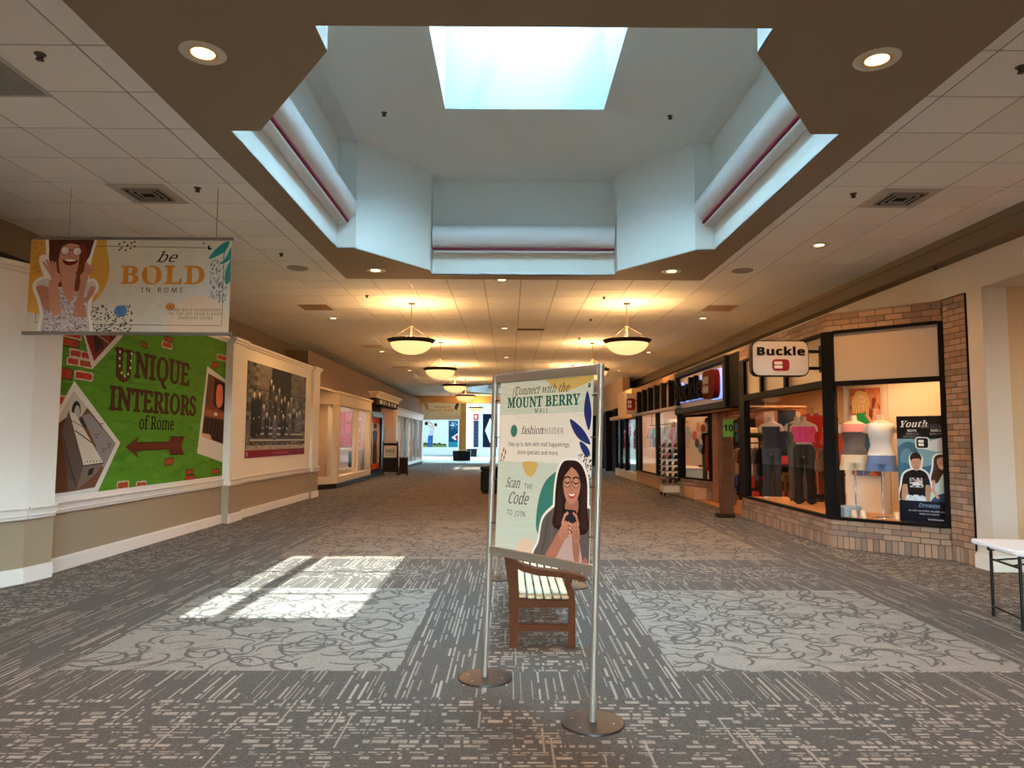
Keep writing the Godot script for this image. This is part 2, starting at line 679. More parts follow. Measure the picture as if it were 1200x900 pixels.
func print_poster() -> Image:
	# the free-standing poster, drawn 880 x 1100
	var p := Paint.new(880, 1100, 880, C(226, 217, 206))
	var ink := C(58, 50, 50)
	var sage := C(196, 203, 188)
	var teal := C(62, 122, 108)
	p.rect(0, 0, 880, 222, sage)
	for i in 9:
		var q := []
		for t in 13:
			q.append(Vector2(t * 80 - 40, 10 + i * 27 + 22 * sin(t * 0.9 + i * 1.3)))
		p.stroke(q, 7, C(205, 211, 197))
	p.blob(P([470, -20, 520, 50, 620, 92, 760, 70, 880, 30, 900, -30]), C(204, 170, 98))
	p.text("Connect with the", F_SERIF, 70, 150, 94, ink, 0.0, 0.92, 0.42)
	p.stroke(P([190, 44, 160, 46, 135, 80, 140, 112, 180, 100]), 4, ink)
	p.text("MOUNT BERRY", F_SERIFB, 92, 425, 178, C(26, 92, 80), 0.5, 0.96, 0.0, 2.0, 1.2)
	p.text("MALL", F_SANS, 40, 425, 218, ink, 0.5, 1.0, 0.0, 10)
	p.ell(848, 66, 11, 13, C(30, 30, 32))
	p.ell(846, 64, 5, 6, C(170, 168, 160))
	p.ell(158, 330, 34, 40, teal)
	p.text("fashion", F_SERIF, 66, 232, 350, ink, 0.0, 0.9, 0.25)
	p.text("INSIDER", F_SANS, 50, 440, 350, C(120, 108, 104), 0.0, 0.95, 0.0, 3)
	p.text("Stay up to date with mall happenings,", F_SANS, 36, 400, 428, ink, 0.5, 0.97)
	p.text("store specials and more.", F_SANS, 36, 400, 480, ink)
	var blue := C(42, 50, 108)
	p.blob(P([832, 100, 812, 170, 812, 240, 852, 330, 872, 250, 858, 160]), blue)
	p.blob(P([690, 262, 720, 330, 780, 385, 868, 412, 830, 350, 770, 300]), blue)
	p.blob(P([778, 398, 800, 450, 868, 512, 862, 450, 820, 410]), blue)
	for q in [[55, 455], [75, 470], [38, 490], [62, 505], [30, 528], [48, 540]]:
		p.ell(q[0], q[1], 6, 17, C(128, 62, 52), 0.25)
	p.rect(0, 530, 880, 570, sage)
	p.rect(600, 530, 280, 60, C(226, 217, 206))
	for i in 10:
		var q := []
		for t in 9:
			q.append(Vector2(t * 80 - 40, 545 + i * 60 + 16 * sin(t * 0.8 + i)))
		p.stroke(q, 8, C(201, 208, 194))
	p.blob(P([262, 530, 268, 570, 300, 610, 345, 620, 385, 590, 400, 530]), C(204, 170, 98))
	p.blob(P([880, 480, 800, 520, 790, 600, 880, 640]), C(226, 217, 206))
	for i in 120:
		var v := Vector2(p.rng.randf_range(690, 880), p.rng.randf_range(470, 640))
		if v.x + (v.y - 470) * 0.35 > 770:
			p.ell(v.x, v.y, 4, 6, C(60, 58, 60), 0.5)
	p.blob(P([560, 1000, 420, 960, 415, 800, 470, 660, 580, 580, 720, 555, 850, 590, 900, 720, 900, 1000]), teal)
	for i in 200:
		p.ell(p.rng.randf_range(770, 880), p.rng.randf_range(590, 900), 4, 6, C(22, 44, 42), 0.4)
	p.blob(P([230, 1120, 240, 1050, 300, 1010, 370, 1020, 420, 1070, 430, 1120]), C(222, 190, 166))
	p.text("Scan", F_SERIF, 88, 84, 698, ink, 0.0, 0.74, 0.4)
	p.text("THE", F_SANS, 44, 282, 698, ink, 0.0, 0.95, 0, 4)
	p.text("Code", F_SERIF, 104, 112, 800, ink, 0.0, 0.85, 0.4)
	p.text("TO JOIN", F_SANS, 46, 112, 876, ink, 0.0, 0.95, 0, 5)
	# woman reading her phone
	var hair := C(46, 30, 28)
	var skin := C(188, 128, 104)
	var shirt := C(96, 86, 82)
	var body := P([420, 1120, 440, 1010, 470, 880, 545, 812, 620, 780, 830, 780, 890, 820, 900, 1120])
	var locks := P([700, 508, 640, 520, 600, 580, 580, 680, 574, 800, 560, 900, 640, 930, 800, 940, 870, 900, 856, 780, 850, 640, 820, 560, 770, 516])
	p.blob(body, C(236, 228, 218), 18)
	p.blob(locks, C(236, 228, 218), 18)
	p.blob(body, shirt)
	p.stroke(P([520, 860, 500, 960, 470, 1080]), 7, C(74, 66, 62))
	p.stroke(P([560, 880, 552, 980, 540, 1090]), 7, C(114, 104, 98))
	p.blob(P([600, 1120, 600, 980, 640, 930, 760, 930, 800, 1000, 810, 1120]), C(186, 156, 148))
	p.blob(locks, hair)
	for i in 9:
		p.stroke(P([612 + i * 8 - (i % 3) * 5, 660, 598 + i * 5, 780, 590 + i * 7, 900]), 3, C(66, 45, 40))
		p.stroke(P([800 + i * 6, 640, 806 + i * 5, 760, 800 + i * 7, 900]), 3, C(66, 45, 40))
	p.blob(P([668, 800, 690, 730, 770, 730, 780, 800, 730, 850]), C(164, 106, 86))
	p.blob(P([642, 610, 650, 680, 672, 738, 715, 768, 760, 748, 788, 690, 796, 610, 770, 560, 715, 548, 664, 560]), skin)
	p.blob(P([642, 640, 640, 580, 670, 540, 712, 545, 690, 570, 660, 600]), hair)
	p.blob(P([712, 545, 770, 545, 800, 600, 798, 650, 780, 600, 750, 565]), hair)
	for e in [[682, 640], [756, 640]]:
		p.stroke(P([e[0] - 26, e[1] - 26, e[0], e[1] - 34, e[0] + 26, e[1] - 28]), 7, hair)
		p.ell(e[0], e[1], 32, 32, C(82, 52, 48))
		p.ell(e[0], e[1], 28, 28, C(196, 138, 112))
		p.stroke(P([e[0] - 18, e[1] - 2, e[0], e[1] + 6, e[0] + 18, e[1] - 2]), 8, C(50, 32, 30))
	p.line(P([712, 634, 726, 634]), 5, C(82, 52, 48))
	p.stroke(P([716, 640, 708, 676, 718, 684, 732, 680]), 5, C(156, 98, 80))
	p.blob(P([688, 702, 718, 708, 756, 698, 742, 726, 716, 734, 698, 724]), C(168, 60, 62))
	p.blob(P([696, 705, 718, 710, 748, 703, 738, 716, 716, 720, 702, 714]), C(244, 236, 230))
	p.blob(P([560, 1010, 600, 950, 668, 880, 700, 930, 660, 1000, 580, 1110, 500, 1110, 520, 1060]), C(170, 110, 90))
	p.blob(P([800, 1110, 800, 1020, 770, 940, 740, 960, 745, 1040, 780, 1120, 880, 1120, 850, 1060]), C(160, 102, 84))
	p.poly(rrect(650, 800, 766, 920, 12), C(28, 28, 32))
	p.poly(rrect(658, 808, 758, 905, 8), C(40, 40, 46))
	p.blob(P([620, 960, 640, 900, 668, 868, 690, 880, 690, 960, 660, 985]), C(186, 124, 101))
	p.blob(P([800, 960, 792, 900, 768, 866, 745, 884, 740, 960, 770, 985]), C(178, 117, 95))
	for i in 4:
		p.line([Vector2(650, 890 + i * 22), Vector2(700 - i * 3, 880 + i * 22), Vector2(722 - i * 4, 886 + i * 22)], 18, C(198 - i * 7, 136 - i * 7, 112 - i * 6))
		p.line([Vector2(652, 901 + i * 22), Vector2(716 - i * 4, 896 + i * 22)], 2.5, C(128, 80, 64))
		p.ell(722 - i * 4, 886 + i * 22, 5, 6, C(224, 176, 160))
		p.line([Vector2(782, 886 + i * 22), Vector2(746 + i * 3, 884 + i * 22), Vector2(730 + i * 3, 894 + i * 22)], 17, C(190 - i * 7, 128 - i * 7, 104 - i * 6))
		p.line([Vector2(780, 896 + i * 22), Vector2(738 + i * 3, 902 + i * 22)], 2.5, C(120, 74, 60))
	p.line(P([650, 880, 668, 836, 690, 822]), 17, C(202, 140, 116))
	p.line(P([784, 876, 766, 834, 744, 820]), 17, C(192, 130, 106))
	p.line(P([14, 0, 14, 1100]), 2, C(206, 200, 190))
	return p.done()

func print_banner() -> Image:
	# the hanging banner, drawn 1040 x 490
	var p := Paint.new(1040, 490, 1040, C(214, 208, 194))
	var gold := C(214, 160, 74)
	var ink := C(42, 42, 44)
	p.dots(0, 0, 1040, 490, 160, 6, 26, [C(217, 211, 198), C(210, 204, 190)])
	p.blob(P([-60, -40, 340, -40, 395, 60, 412, 180, 380, 280, 300, 360, 160, 400, 0, 385, -60, 340]), gold)
	for i in 26:
		p.ell(p.rng.randf_range(12, 80), p.rng.randf_range(20, 200), 4, 3, C(150, 104, 40))
	p.line(P([300, 38, 905, 45, 905, 45]), 3, C(80, 78, 74))
	p.line(P([1003, 60, 1003, 452, 300, 448]), 3, C(80, 78, 74))
	p.line(P([44, 390, 44, 440, 80, 440]), 3, C(110, 104, 90))
	for q in [[458, 28], [482, 18], [500, 34], [520, 22], [536, 16], [470, 48], [492, 60], [516, 50], [460, 58], [538, 40]]:
		p.ell(q[0], q[1], 6, 5, C(120, 52, 44), -0.6)
	p.ell(927, 44, 12, 12, C(40, 38, 40))
	p.ell(932, 40, 6, 6, C(210, 206, 196))
	p.ell(896, 22, 4, 4, C(40, 38, 40))
	var leaf := C(48, 142, 132)
	p.blob(P([925, 102, 960, 50, 1005, 16, 1030, 14, 1010, 60, 965, 90]), leaf)
	p.blob(P([980, 128, 1010, 100, 1040, 40, 1040, 100, 1000, 128]), leaf)
	p.blob(P([1016, 235, 1012, 180, 1040, 110, 1042, 210]), leaf)
	p.line(P([1000, 100, 1015, 14]), 3, leaf)
	for i in 130:
		p.ell(p.rng.randf_range(934, 1022), p.rng.randf_range(110, 330), 2, 7, C(120, 118, 112), 0.3)
	p.ell(885, 458, 160, 160, C(226, 200, 172))
	p.line(P([1003, 330, 1003, 452, 700, 450]), 2.5, C(120, 110, 98))
	p.text("be", F_SERIF, 76, 700, 122, ink, 0.5, 1.2, 0.55)
	p.text("BOLD", F_SERIFB, 132, 690, 236, C(214, 142, 62), 0.5, 1.12, 0.0, 6, 1.5)
	p.blob(P([612, 142, 640, 170, 652, 218, 636, 232, 612, 200, 606, 160]), C(222, 196, 160))
	p.text("IN ROME", F_SANS, 34, 690, 280, ink, 0.5, 1.05, 0.0, 12)
	for i in 190:
		var v := Vector2(p.rng.randf_range(290, 540), p.rng.randf_range(348, 488))
		if v.y > 470 - (v.x - 250) * 0.5 or v.y > 350 + (v.x - 400) * 0.6:
			p.ell(v.x, v.y, 4.5, 3, C(58, 56, 54), -0.5)
	p.ell(480, 378, 34, 30, C(92, 134, 190))
	for i in 18:
		p.ell(480 + p.rng.randf_range(-26, 26), 378 + p.rng.randf_range(-22, 22), 3, 3, C(72, 110, 164))
	p.ell(736, 354, 24, 20, C(208, 134, 62))
	p.ell(727, 354, 9, 7, C(120, 70, 36))
	p.ell(746, 354, 9, 7, C(120, 70, 36))
	p.ell(727, 354, 6, 4.5, C(222, 160, 96))
	p.ell(746, 354, 6, 4.5, C(222, 160, 96))
	p.text("FIND BOLD ACCESSORIES", F_SANS, 19, 868, 377, C(86, 78, 70), 0.5, 1.0, 0, 2)
	p.text("TO TOP OFF YOUR CLASSIC", F_SANS, 19, 868, 398, C(86, 78, 70), 0.5, 1.0, 0, 2)
	p.text("EVERYDAY LOOKS", F_SANS, 19, 868, 419, C(86, 78, 70), 0.5, 1.0, 0, 2)
	# laughing woman in hat and round sunglasses
	var skin := C(206, 148, 122)
	var hat := C(88, 50, 44)
	var hair := C(122, 62, 46)
	var body := P([90, 500, 82, 400, 62, 320, 36, 256, 50, 226, 96, 212, 140, 236, 170, 226, 230, 230, 300, 232, 330, 226, 346, 262, 320, 300, 308, 380, 310, 500])
	var head := P([100, 130, 96, 60, 110, -20, 310, -20, 312, 60, 300, 120, 290, 230, 260, 280, 150, 250, 130, 180])
	var hands := P([62, 112, 80, 108, 100, 150, 130, 190, 150, 220, 120, 240, 90, 190])
	for b in [body, head, hands]:
		p.blob(b, C(238, 234, 226), 17)
	p.blob(body, C(202, 192, 194))
	for i in 420:
		var v := Vector2(p.rng.randf_range(86, 308), p.rng.randf_range(250, 490))
		p.ell(v.x, v.y, 4, 3, [C(110, 84, 112), C(150, 110, 120), C(236, 230, 228)][i % 3])
	p.blob(P([36, 256, 60, 226, 110, 216, 104, 250]), C(214, 206, 204))
	p.blob(P([292, 262, 300, 236, 336, 226, 346, 258]), C(214, 206, 204))
	p.blob(P([40, 254, 90, 250, 110, 300, 112, 380, 80, 360, 60, 310]), C(184, 126, 104))
	p.blob(P([316, 254, 344, 258, 330, 300, 300, 330]), C(190, 132, 110))
	p.blob(P([104, 130, 96, 60, 112, -20, 310, -20, 314, 60, 296, 110, 270, 130, 150, 140]), hat)
	p.blob(P([140, 110, 136, 180, 150, 250, 200, 250, 262, 262, 288, 150, 292, 70, 250, 40]), hair)
	p.blob(P([170, 240, 176, 190, 250, 190, 250, 250, 212, 330]), skin)
	p.blob(P([150, 90, 150, 140, 164, 190, 204, 210, 240, 180, 252, 120, 250, 40, 210, 20, 168, 30]), skin)
	p.blob(P([120, 50, 130, 0, 240, -20, 290, 20, 262, 36, 200, 26, 150, 48]), hat)
	p.blob(P([262, 30, 290, 60, 282, 180, 262, 270, 236, 260, 250, 150]), hair)
	for e in [[178, 64], [240, 68]]:
		p.ell(e[0], e[1], 24, 24, C(126, 64, 50))
		p.ell(e[0], e[1], 21, 21, C(226, 206, 200))
		p.ell(e[0] - 6, e[1] - 6, 9, 9, C(240, 228, 224))
	p.line(P([200, 60, 220, 61]), 5, C(126, 64, 50))
	p.stroke(P([204, 70, 200, 92, 216, 94]), 4, C(170, 110, 90))
	p.blob(P([168, 112, 206, 106, 246, 114, 232, 134, 204, 142, 180, 134]), C(120, 40, 40))
	p.blob(P([174, 111, 206, 108, 240, 114, 206, 121]), C(246, 240, 236))
	for arm in [[P([150, 200, 104, 230, 110, 330, 128, 392, 150, 402, 174, 384, 160, 300, 152, 240]), skin], [P([270, 190, 300, 210, 290, 280, 286, 330, 306, 400, 268, 412, 236, 396, 250, 320, 262, 250]), C(198, 140, 116)]]:
		p.blob(arm[0], arm[1])
	for f in 5:
		p.line([Vector2(124 + f * 5, 210), Vector2(70 + f * 15, 112 + f * 4 + (14 if f == 0 else 0))], 11, C(202 - f * 3, 144, 118))
		p.line([Vector2(282 + f * 2, 206), Vector2(290 + f * 10, 128 + f * 8)], 10, C(198 - f * 3, 140, 114))
	p.ell(140, 208, 26, 30, skin)
	p.ell(284, 204, 22, 28, skin)
	return p.done()

func print_mural() -> Image:
	# painted brick mural, centimetres 500 x 245
	var p := Paint.new(500, 245, 1500, C(84, 134, 40))
	for i in 420:
		var v := Vector2(p.rng.randf_range(0, 500), p.rng.randf_range(0, 245))
		p.ell(v.x, v.y, p.rng.randf_range(4, 26), p.rng.randf_range(1, 5), [C(80, 129, 37), C(90, 141, 44), C(76, 124, 38), C(86, 136, 42)][i % 4], p.rng.randf_range(-0.1, 0.1))
	for i in 90:
		var v := Vector2(p.rng.randf_range(430, 500) if i % 2 else p.rng.randf_range(0, 500), p.rng.randf_range(0, 245))
		p.line([v, v + Vector2(p.rng.randf_range(-5, 5), p.rng.randf_range(-3, 3))], 0.6, C(48, 78, 30))
	# patches where the paint has come off red bricks
	for b in [[4, 59, 42, 9], [0, 49, 50, 8], [30, 71, 24, 8], [52, 71, 26, 8], [26, 81, 22, 8], [50, 81, 26, 8], [8, 95, 28, 12], [42, 96, 36, 9], [0, 128, 26, 10], [0, 140, 20, 10], [0, 152, 14, 9], [255, 30, 30, 9], [262, 22, 26, 7], [196, 40, 14, 7], [460, 26, 40, 9], [438, 42, 26, 10], [430, 55, 24, 9], [278, 208, 28, 10], [352, 228, 26, 8], [350, 238, 36, 7], [148, 236, 28, 9], [198, 239, 26, 6], [456, 232, 30, 8], [420, 160, 12, 7]]:
		var c := C(168 + p.rng.randi_range(-16, 16), 62 + p.rng.randi_range(-10, 12), 46)
		var q := []
		var e := []
		for k in 22:
			var t := TAU * k / 22
			var sq := Vector2(clampf(1.35 * cos(t), -1, 1), clampf(1.35 * sin(t), -1, 1))
			var ctr := Vector2(b[0] + b[2] * 0.5, b[1] + b[3] * 0.5)
			q.append(ctr + sq * Vector2(b[2] * 0.5 + p.rng.randf_range(0.6, 2.6), b[3] * 0.5 + p.rng.randf_range(0.5, 1.8)))
			e.append(ctr + sq * Vector2(b[2] * 0.5 - p.rng.randf_range(0.3, 1.6), b[3] * 0.5 - p.rng.randf_range(0.2, 1.2)))
		p.poly(q, C(196, 182, 164) if p.rng.randf() < 0.6 else C(60, 78, 36))
		p.poly(e, c)
		p.dots(b[0] + 1, b[1] + 1, b[0] + b[2] - 1, b[1] + b[3] - 1, 12, 0.4, 1.8, [C(146, 50, 40), C(188, 84, 62), C(156, 58, 44)])
	# snapshots
	p.poly(P([30, 20, 58, 56, 76, 91, 141, 42, 170, 10]), C(206, 202, 196))
	p.poly(P([44, 24, 64, 58, 80, 80, 128, 42, 150, 12]), C(120, 44, 42))
	p.poly(P([70, 30, 82, 70, 100, 60, 90, 20]), C(52, 44, 44))
	p.line(P([60, 40, 110, 52]), 3, C(150, 110, 90))
	p.line(P([92, 30, 120, 46]), 3, C(40, 34, 34))
	p.poly(P([41, 108, 150, 183, 101, 247, 30, 247, -12, 247, -12, 178]), C(212, 210, 204))
	p.poly(P([41, 120, 139, 184, 95, 239, 40, 241, -4, 241, -4, 182]), C(112, 76, 56))
	p.poly(P([41, 120, 70, 139, 60, 150, 24, 158, 8, 160]), C(190, 180, 170))
	p.poly(P([14, 160, 34, 150, 40, 240, 24, 241, 12, 241]), C(96, 58, 40))
	p.poly(P([0, 176, 14, 162, 16, 178, 4, 192]), C(186, 150, 110))
	p.ell(48, 144, 9, 12, C(40, 40, 44))
	p.ell(50, 146, 6, 9, C(168, 166, 164))
	p.ell(64, 158, 8, 8, C(52, 56, 62))
	p.poly(P([60, 150, 76, 146, 139, 184, 112, 216, 84, 176]), C(136, 136, 140))
	for q in [[88, 172], [106, 190], [118, 184], [96, 158]]:
		p.rect(q[0], q[1], 12, 1.2, C(88, 88, 92))
		p.rect(q[0] + 4, q[1] + 3, 3, 2, C(70, 70, 74))
	p.poly(P([33, 145, 46, 147, 112, 209, 68, 211]), C(208, 202, 194))
	p.line(P([48, 168, 92, 186]), 1.4, C(70, 62, 58))
	p.line(P([40, 156, 66, 164]), 1.0, C(110, 102, 96))
	p.poly(P([22, 170, 33, 145, 68, 211, 52, 240, 40, 238]), C(96, 84, 78))
	for i in 6:
		p.line([Vector2(25 + i * 4.2, 172 + i * 9), Vector2(36 + i * 4.4, 236 - (5 - i) * 3)], 1.0, C(58, 48, 44))
	p.poly(P([68, 211, 112, 209, 96, 222, 56, 240]), C(122, 106, 98))
	p.poly(P([80, 216, 92, 214, 88, 222, 78, 224]), C(46, 38, 36))
	for i in 5:
		p.ell(76 + i * 7, 206, 1.1, 1.1, C(90, 84, 80))
	p.line(P([33, 145, 68, 211, 112, 209]), 1.2, C(52, 46, 44))
	p.poly(P([419, 52, 506, 70, 508, 222, 391, 202]), C(212, 208, 200))
	p.poly(P([424, 64, 502, 75, 502, 188, 407, 174]), C(126, 62, 46))
	p.poly(P([424, 64, 440, 67, 430, 120, 416, 118]), C(92, 70, 58))
	p.poly(P([452, 70, 500, 78, 500, 128, 450, 118]), C(44, 36, 36))
	p.blob(P([464, 84, 486, 82, 492, 110, 478, 122, 462, 114]), C(214, 118, 78))
	p.poly(P([416, 126, 498, 130, 498, 142, 416, 138]), C(150, 92, 62))
	p.poly(P([414, 140, 498, 144, 498, 186, 408, 172]), C(52, 40, 36))
	for i in 5:
		p.line([Vector2(424 + i * 15, 142), Vector2(416 + i * 16, 174)], 2.2, C(104, 66, 48))
	p.ell(462, 134, 8, 3, C(226, 214, 196))
	p.poly(P([408, 168, 440, 170, 450, 180, 407, 174]), C(196, 170, 140))
	# lettering
	var dk := C(36, 24, 22)
	var br := C(86, 44, 34)
	for pass_ in 2:
		var col: Color = dk if pass_ == 0 else br
		var fat := 2.0 if pass_ == 0 else 0.1
		p.text("NIQUE", F_SERIF, 48, 178, 91, col, 0.0, 1.12, 0.0, 0.0, fat)
		p.text("INTERIORS", F_SERIF, 42, 250, 139, col, 0.5, 1.17, 0.0, 0.0, fat)
		p.text("U", F_SERIFB, 58, 128, 98, col, 0.0, 1.0, 0.0, 0.0, fat + 1.2)
	for q in [[139, 61], [169, 60], [139, 70], [168, 70], [140, 80], [167, 80], [145, 89], [162, 89], [154, 93]]:
		p.ell(q[0], q[1], 1.8, 1.8, C(246, 232, 210))
	p.text("of Rome", F_SERIF, 26, 250, 164, dk, 0.5, 1.05, 0.0, 0.0, 0.5)
	for pass_ in 2:
		var g := 1.0 - pass_
		var col: Color = dk if pass_ == 0 else C(104, 50, 40)
		p.poly(P([164 - g, 189, 199 + g, 175 - g, 192, 184 - g, 284, 183 - g, 284, 193 + g, 192, 194 + g, 199 + g, 204 + g]), col)
		for i in 4:
			p.poly([Vector2(284 + i * 12 - g, 188), Vector2(296 + i * 12 - g, 175 - g), Vector2(306 + i * 12 + g, 175 - g), Vector2(294 + i * 12 + g, 188), Vector2(306 + i * 12 + g, 202 + g), Vector2(296 + i * 12 - g, 202 + g)], col)
		p.rect(280, 184 - g, 50, 9 + 2 * g, col)
	return p.done()

func print_group() -> Image:
	# the black and white photograph of a group on steps, 400 x 191 centimetres
	var p := Paint.new(400, 191, 1000, C(92, 86, 80))
	for r in 19:
		var x := -float(p.rng.randi_range(0, 20))
		while x < 400:
			var wd := p.rng.randf_range(14, 32)
			var g := p.rng.randi_range(56, 120)
			p.rect(x + 0.6, r * 9 + 0.6, wd - 1.2, 7.8, C(g, g - 4, g - 9))
			x += wd
	for i in 7:
		p.rect(70 + i * 10 - 10, 0, 5, 60, C(120, 112, 104))
		p.rect(292 + i * 13, 0, 6, 60, C(112, 104, 98))
	p.rect(144, -2, 136, 170, C(24, 21, 22))
	p.rect(150, 4, 60, 120, C(34, 31, 32))
	p.rect(214, 4, 60, 120, C(34, 31, 32))
	for r in 2:
		p.line(P([0, 52, 400, 54]), 2, C(44, 40, 38))
	for i in 4:
		p.rect(60 - i * 18, 128 + i * 13, 300 + i * 40, 4, C(176, 168, 158))
		p.rect(60 - i * 18, 132 + i * 13, 300 + i * 40, 9, C(62, 56, 54))
	p.rect(0, 168, 400, 12, C(168, 156, 142))
	p.dots(0, 160, 400, 176, 260, 0.6, 2.6, [C(90, 82, 76), C(190, 176, 160), C(120, 110, 102)])
	# people: x, head y, scale, coat shade, seated
	for q in [[42, 62, 1.15, 40, 0], [72, 60, 1.1, 44, 0], [100, 84, 0.95, 120, 1], [142, 28, 1.0, 60, 0], [156, 40, 1.0, 92, 0], [176, 62, 0.95, 40, 0], [196, 44, 1.0, 110, 0], [214, 66, 0.95, 52, 1], [236, 60, 1.0, 46, 0], [262, 70, 1.0, 128, 1], [284, 58, 1.0, 150, 0], [306, 84, 1.0, 60, 1], [330, 92, 1.0, 140, 1], [352, 88, 1.05, 150, 1], [118, 100, 1.0, 48, 1], [170, 104, 1.05, 140, 1], [226, 100, 1.0, 44, 1], [276, 96, 1.0, 120, 1]]:
		var x: float = q[0]
		var y: float = q[1]
		var s: float = q[2]
		var g: int = q[3] * 6 / 10 + 8
		var hgt := (46.0 if q[4] else 74.0) * s
		p.blob([Vector2(x - 6 * s, y + 7 * s), Vector2(x + 6 * s, y + 7 * s), Vector2(x + 15 * s, y + 15 * s), Vector2(x + 14 * s, y + hgt * 0.6), Vector2(x + 13 * s, y + hgt), Vector2(x - 13 * s, y + hgt), Vector2(x - 14 * s, y + hgt * 0.6), Vector2(x - 15 * s, y + 15 * s)], C(g, g - 3, g - 6))
		p.poly([Vector2(x - 2.6 * s, y + 6 * s), Vector2(x + 2.6 * s, y + 6 * s), Vector2(x, y + 14 * s)], C(180, 172, 162))
		p.ell(x, y, 5.6 * s, 7.2 * s, C(208, 194, 180))
		p.line([Vector2(x - 3 * s, y - 0.5), Vector2(x - 1 * s, y - 0.5)], 1.2, C(80, 70, 64))
		p.line([Vector2(x + 1 * s, y - 0.5), Vector2(x + 3 * s, y - 0.5)], 1.2, C(80, 70, 64))
		p.line([Vector2(x - 2 * s, y + 3.4 * s), Vector2(x + 2 * s, y + 3.4 * s)], 1.0, C(110, 92, 84))
		p.poly([Vector2(x - 6 * s, y), Vector2(x - 5.4 * s, y - 7.6 * s), Vector2(x + 5.4 * s, y - 7.6 * s), Vector2(x + 6 * s, y), Vector2(x, y - 3.6 * s)], C(44, 38, 36))
		p.line([Vector2(x - 9 * s, y + 16 * s), Vector2(x - 5 * s, y + hgt * 0.55), Vector2(x, y + hgt * 0.6)], 3.4 * s, C(g - 14, g - 16, g - 18))
		p.ell(x, y + hgt * 0.6, 2.4 * s, 2.0 * s, C(196, 182, 168))
		p.rect(x - 7 * s, y + hgt, 5 * s, 3.4, C(22, 20, 20))
		p.rect(x + 2 * s, y + hgt, 5 * s, 3.4, C(22, 20, 20))
	p.rect(0, 176, 400, 15, C(122, 30, 44))
	p.rect(8, 179, 5, 9, C(210, 190, 190))
	p.rect(160, 183, 110, 1.6, C(170, 96, 104))
	return p.done()

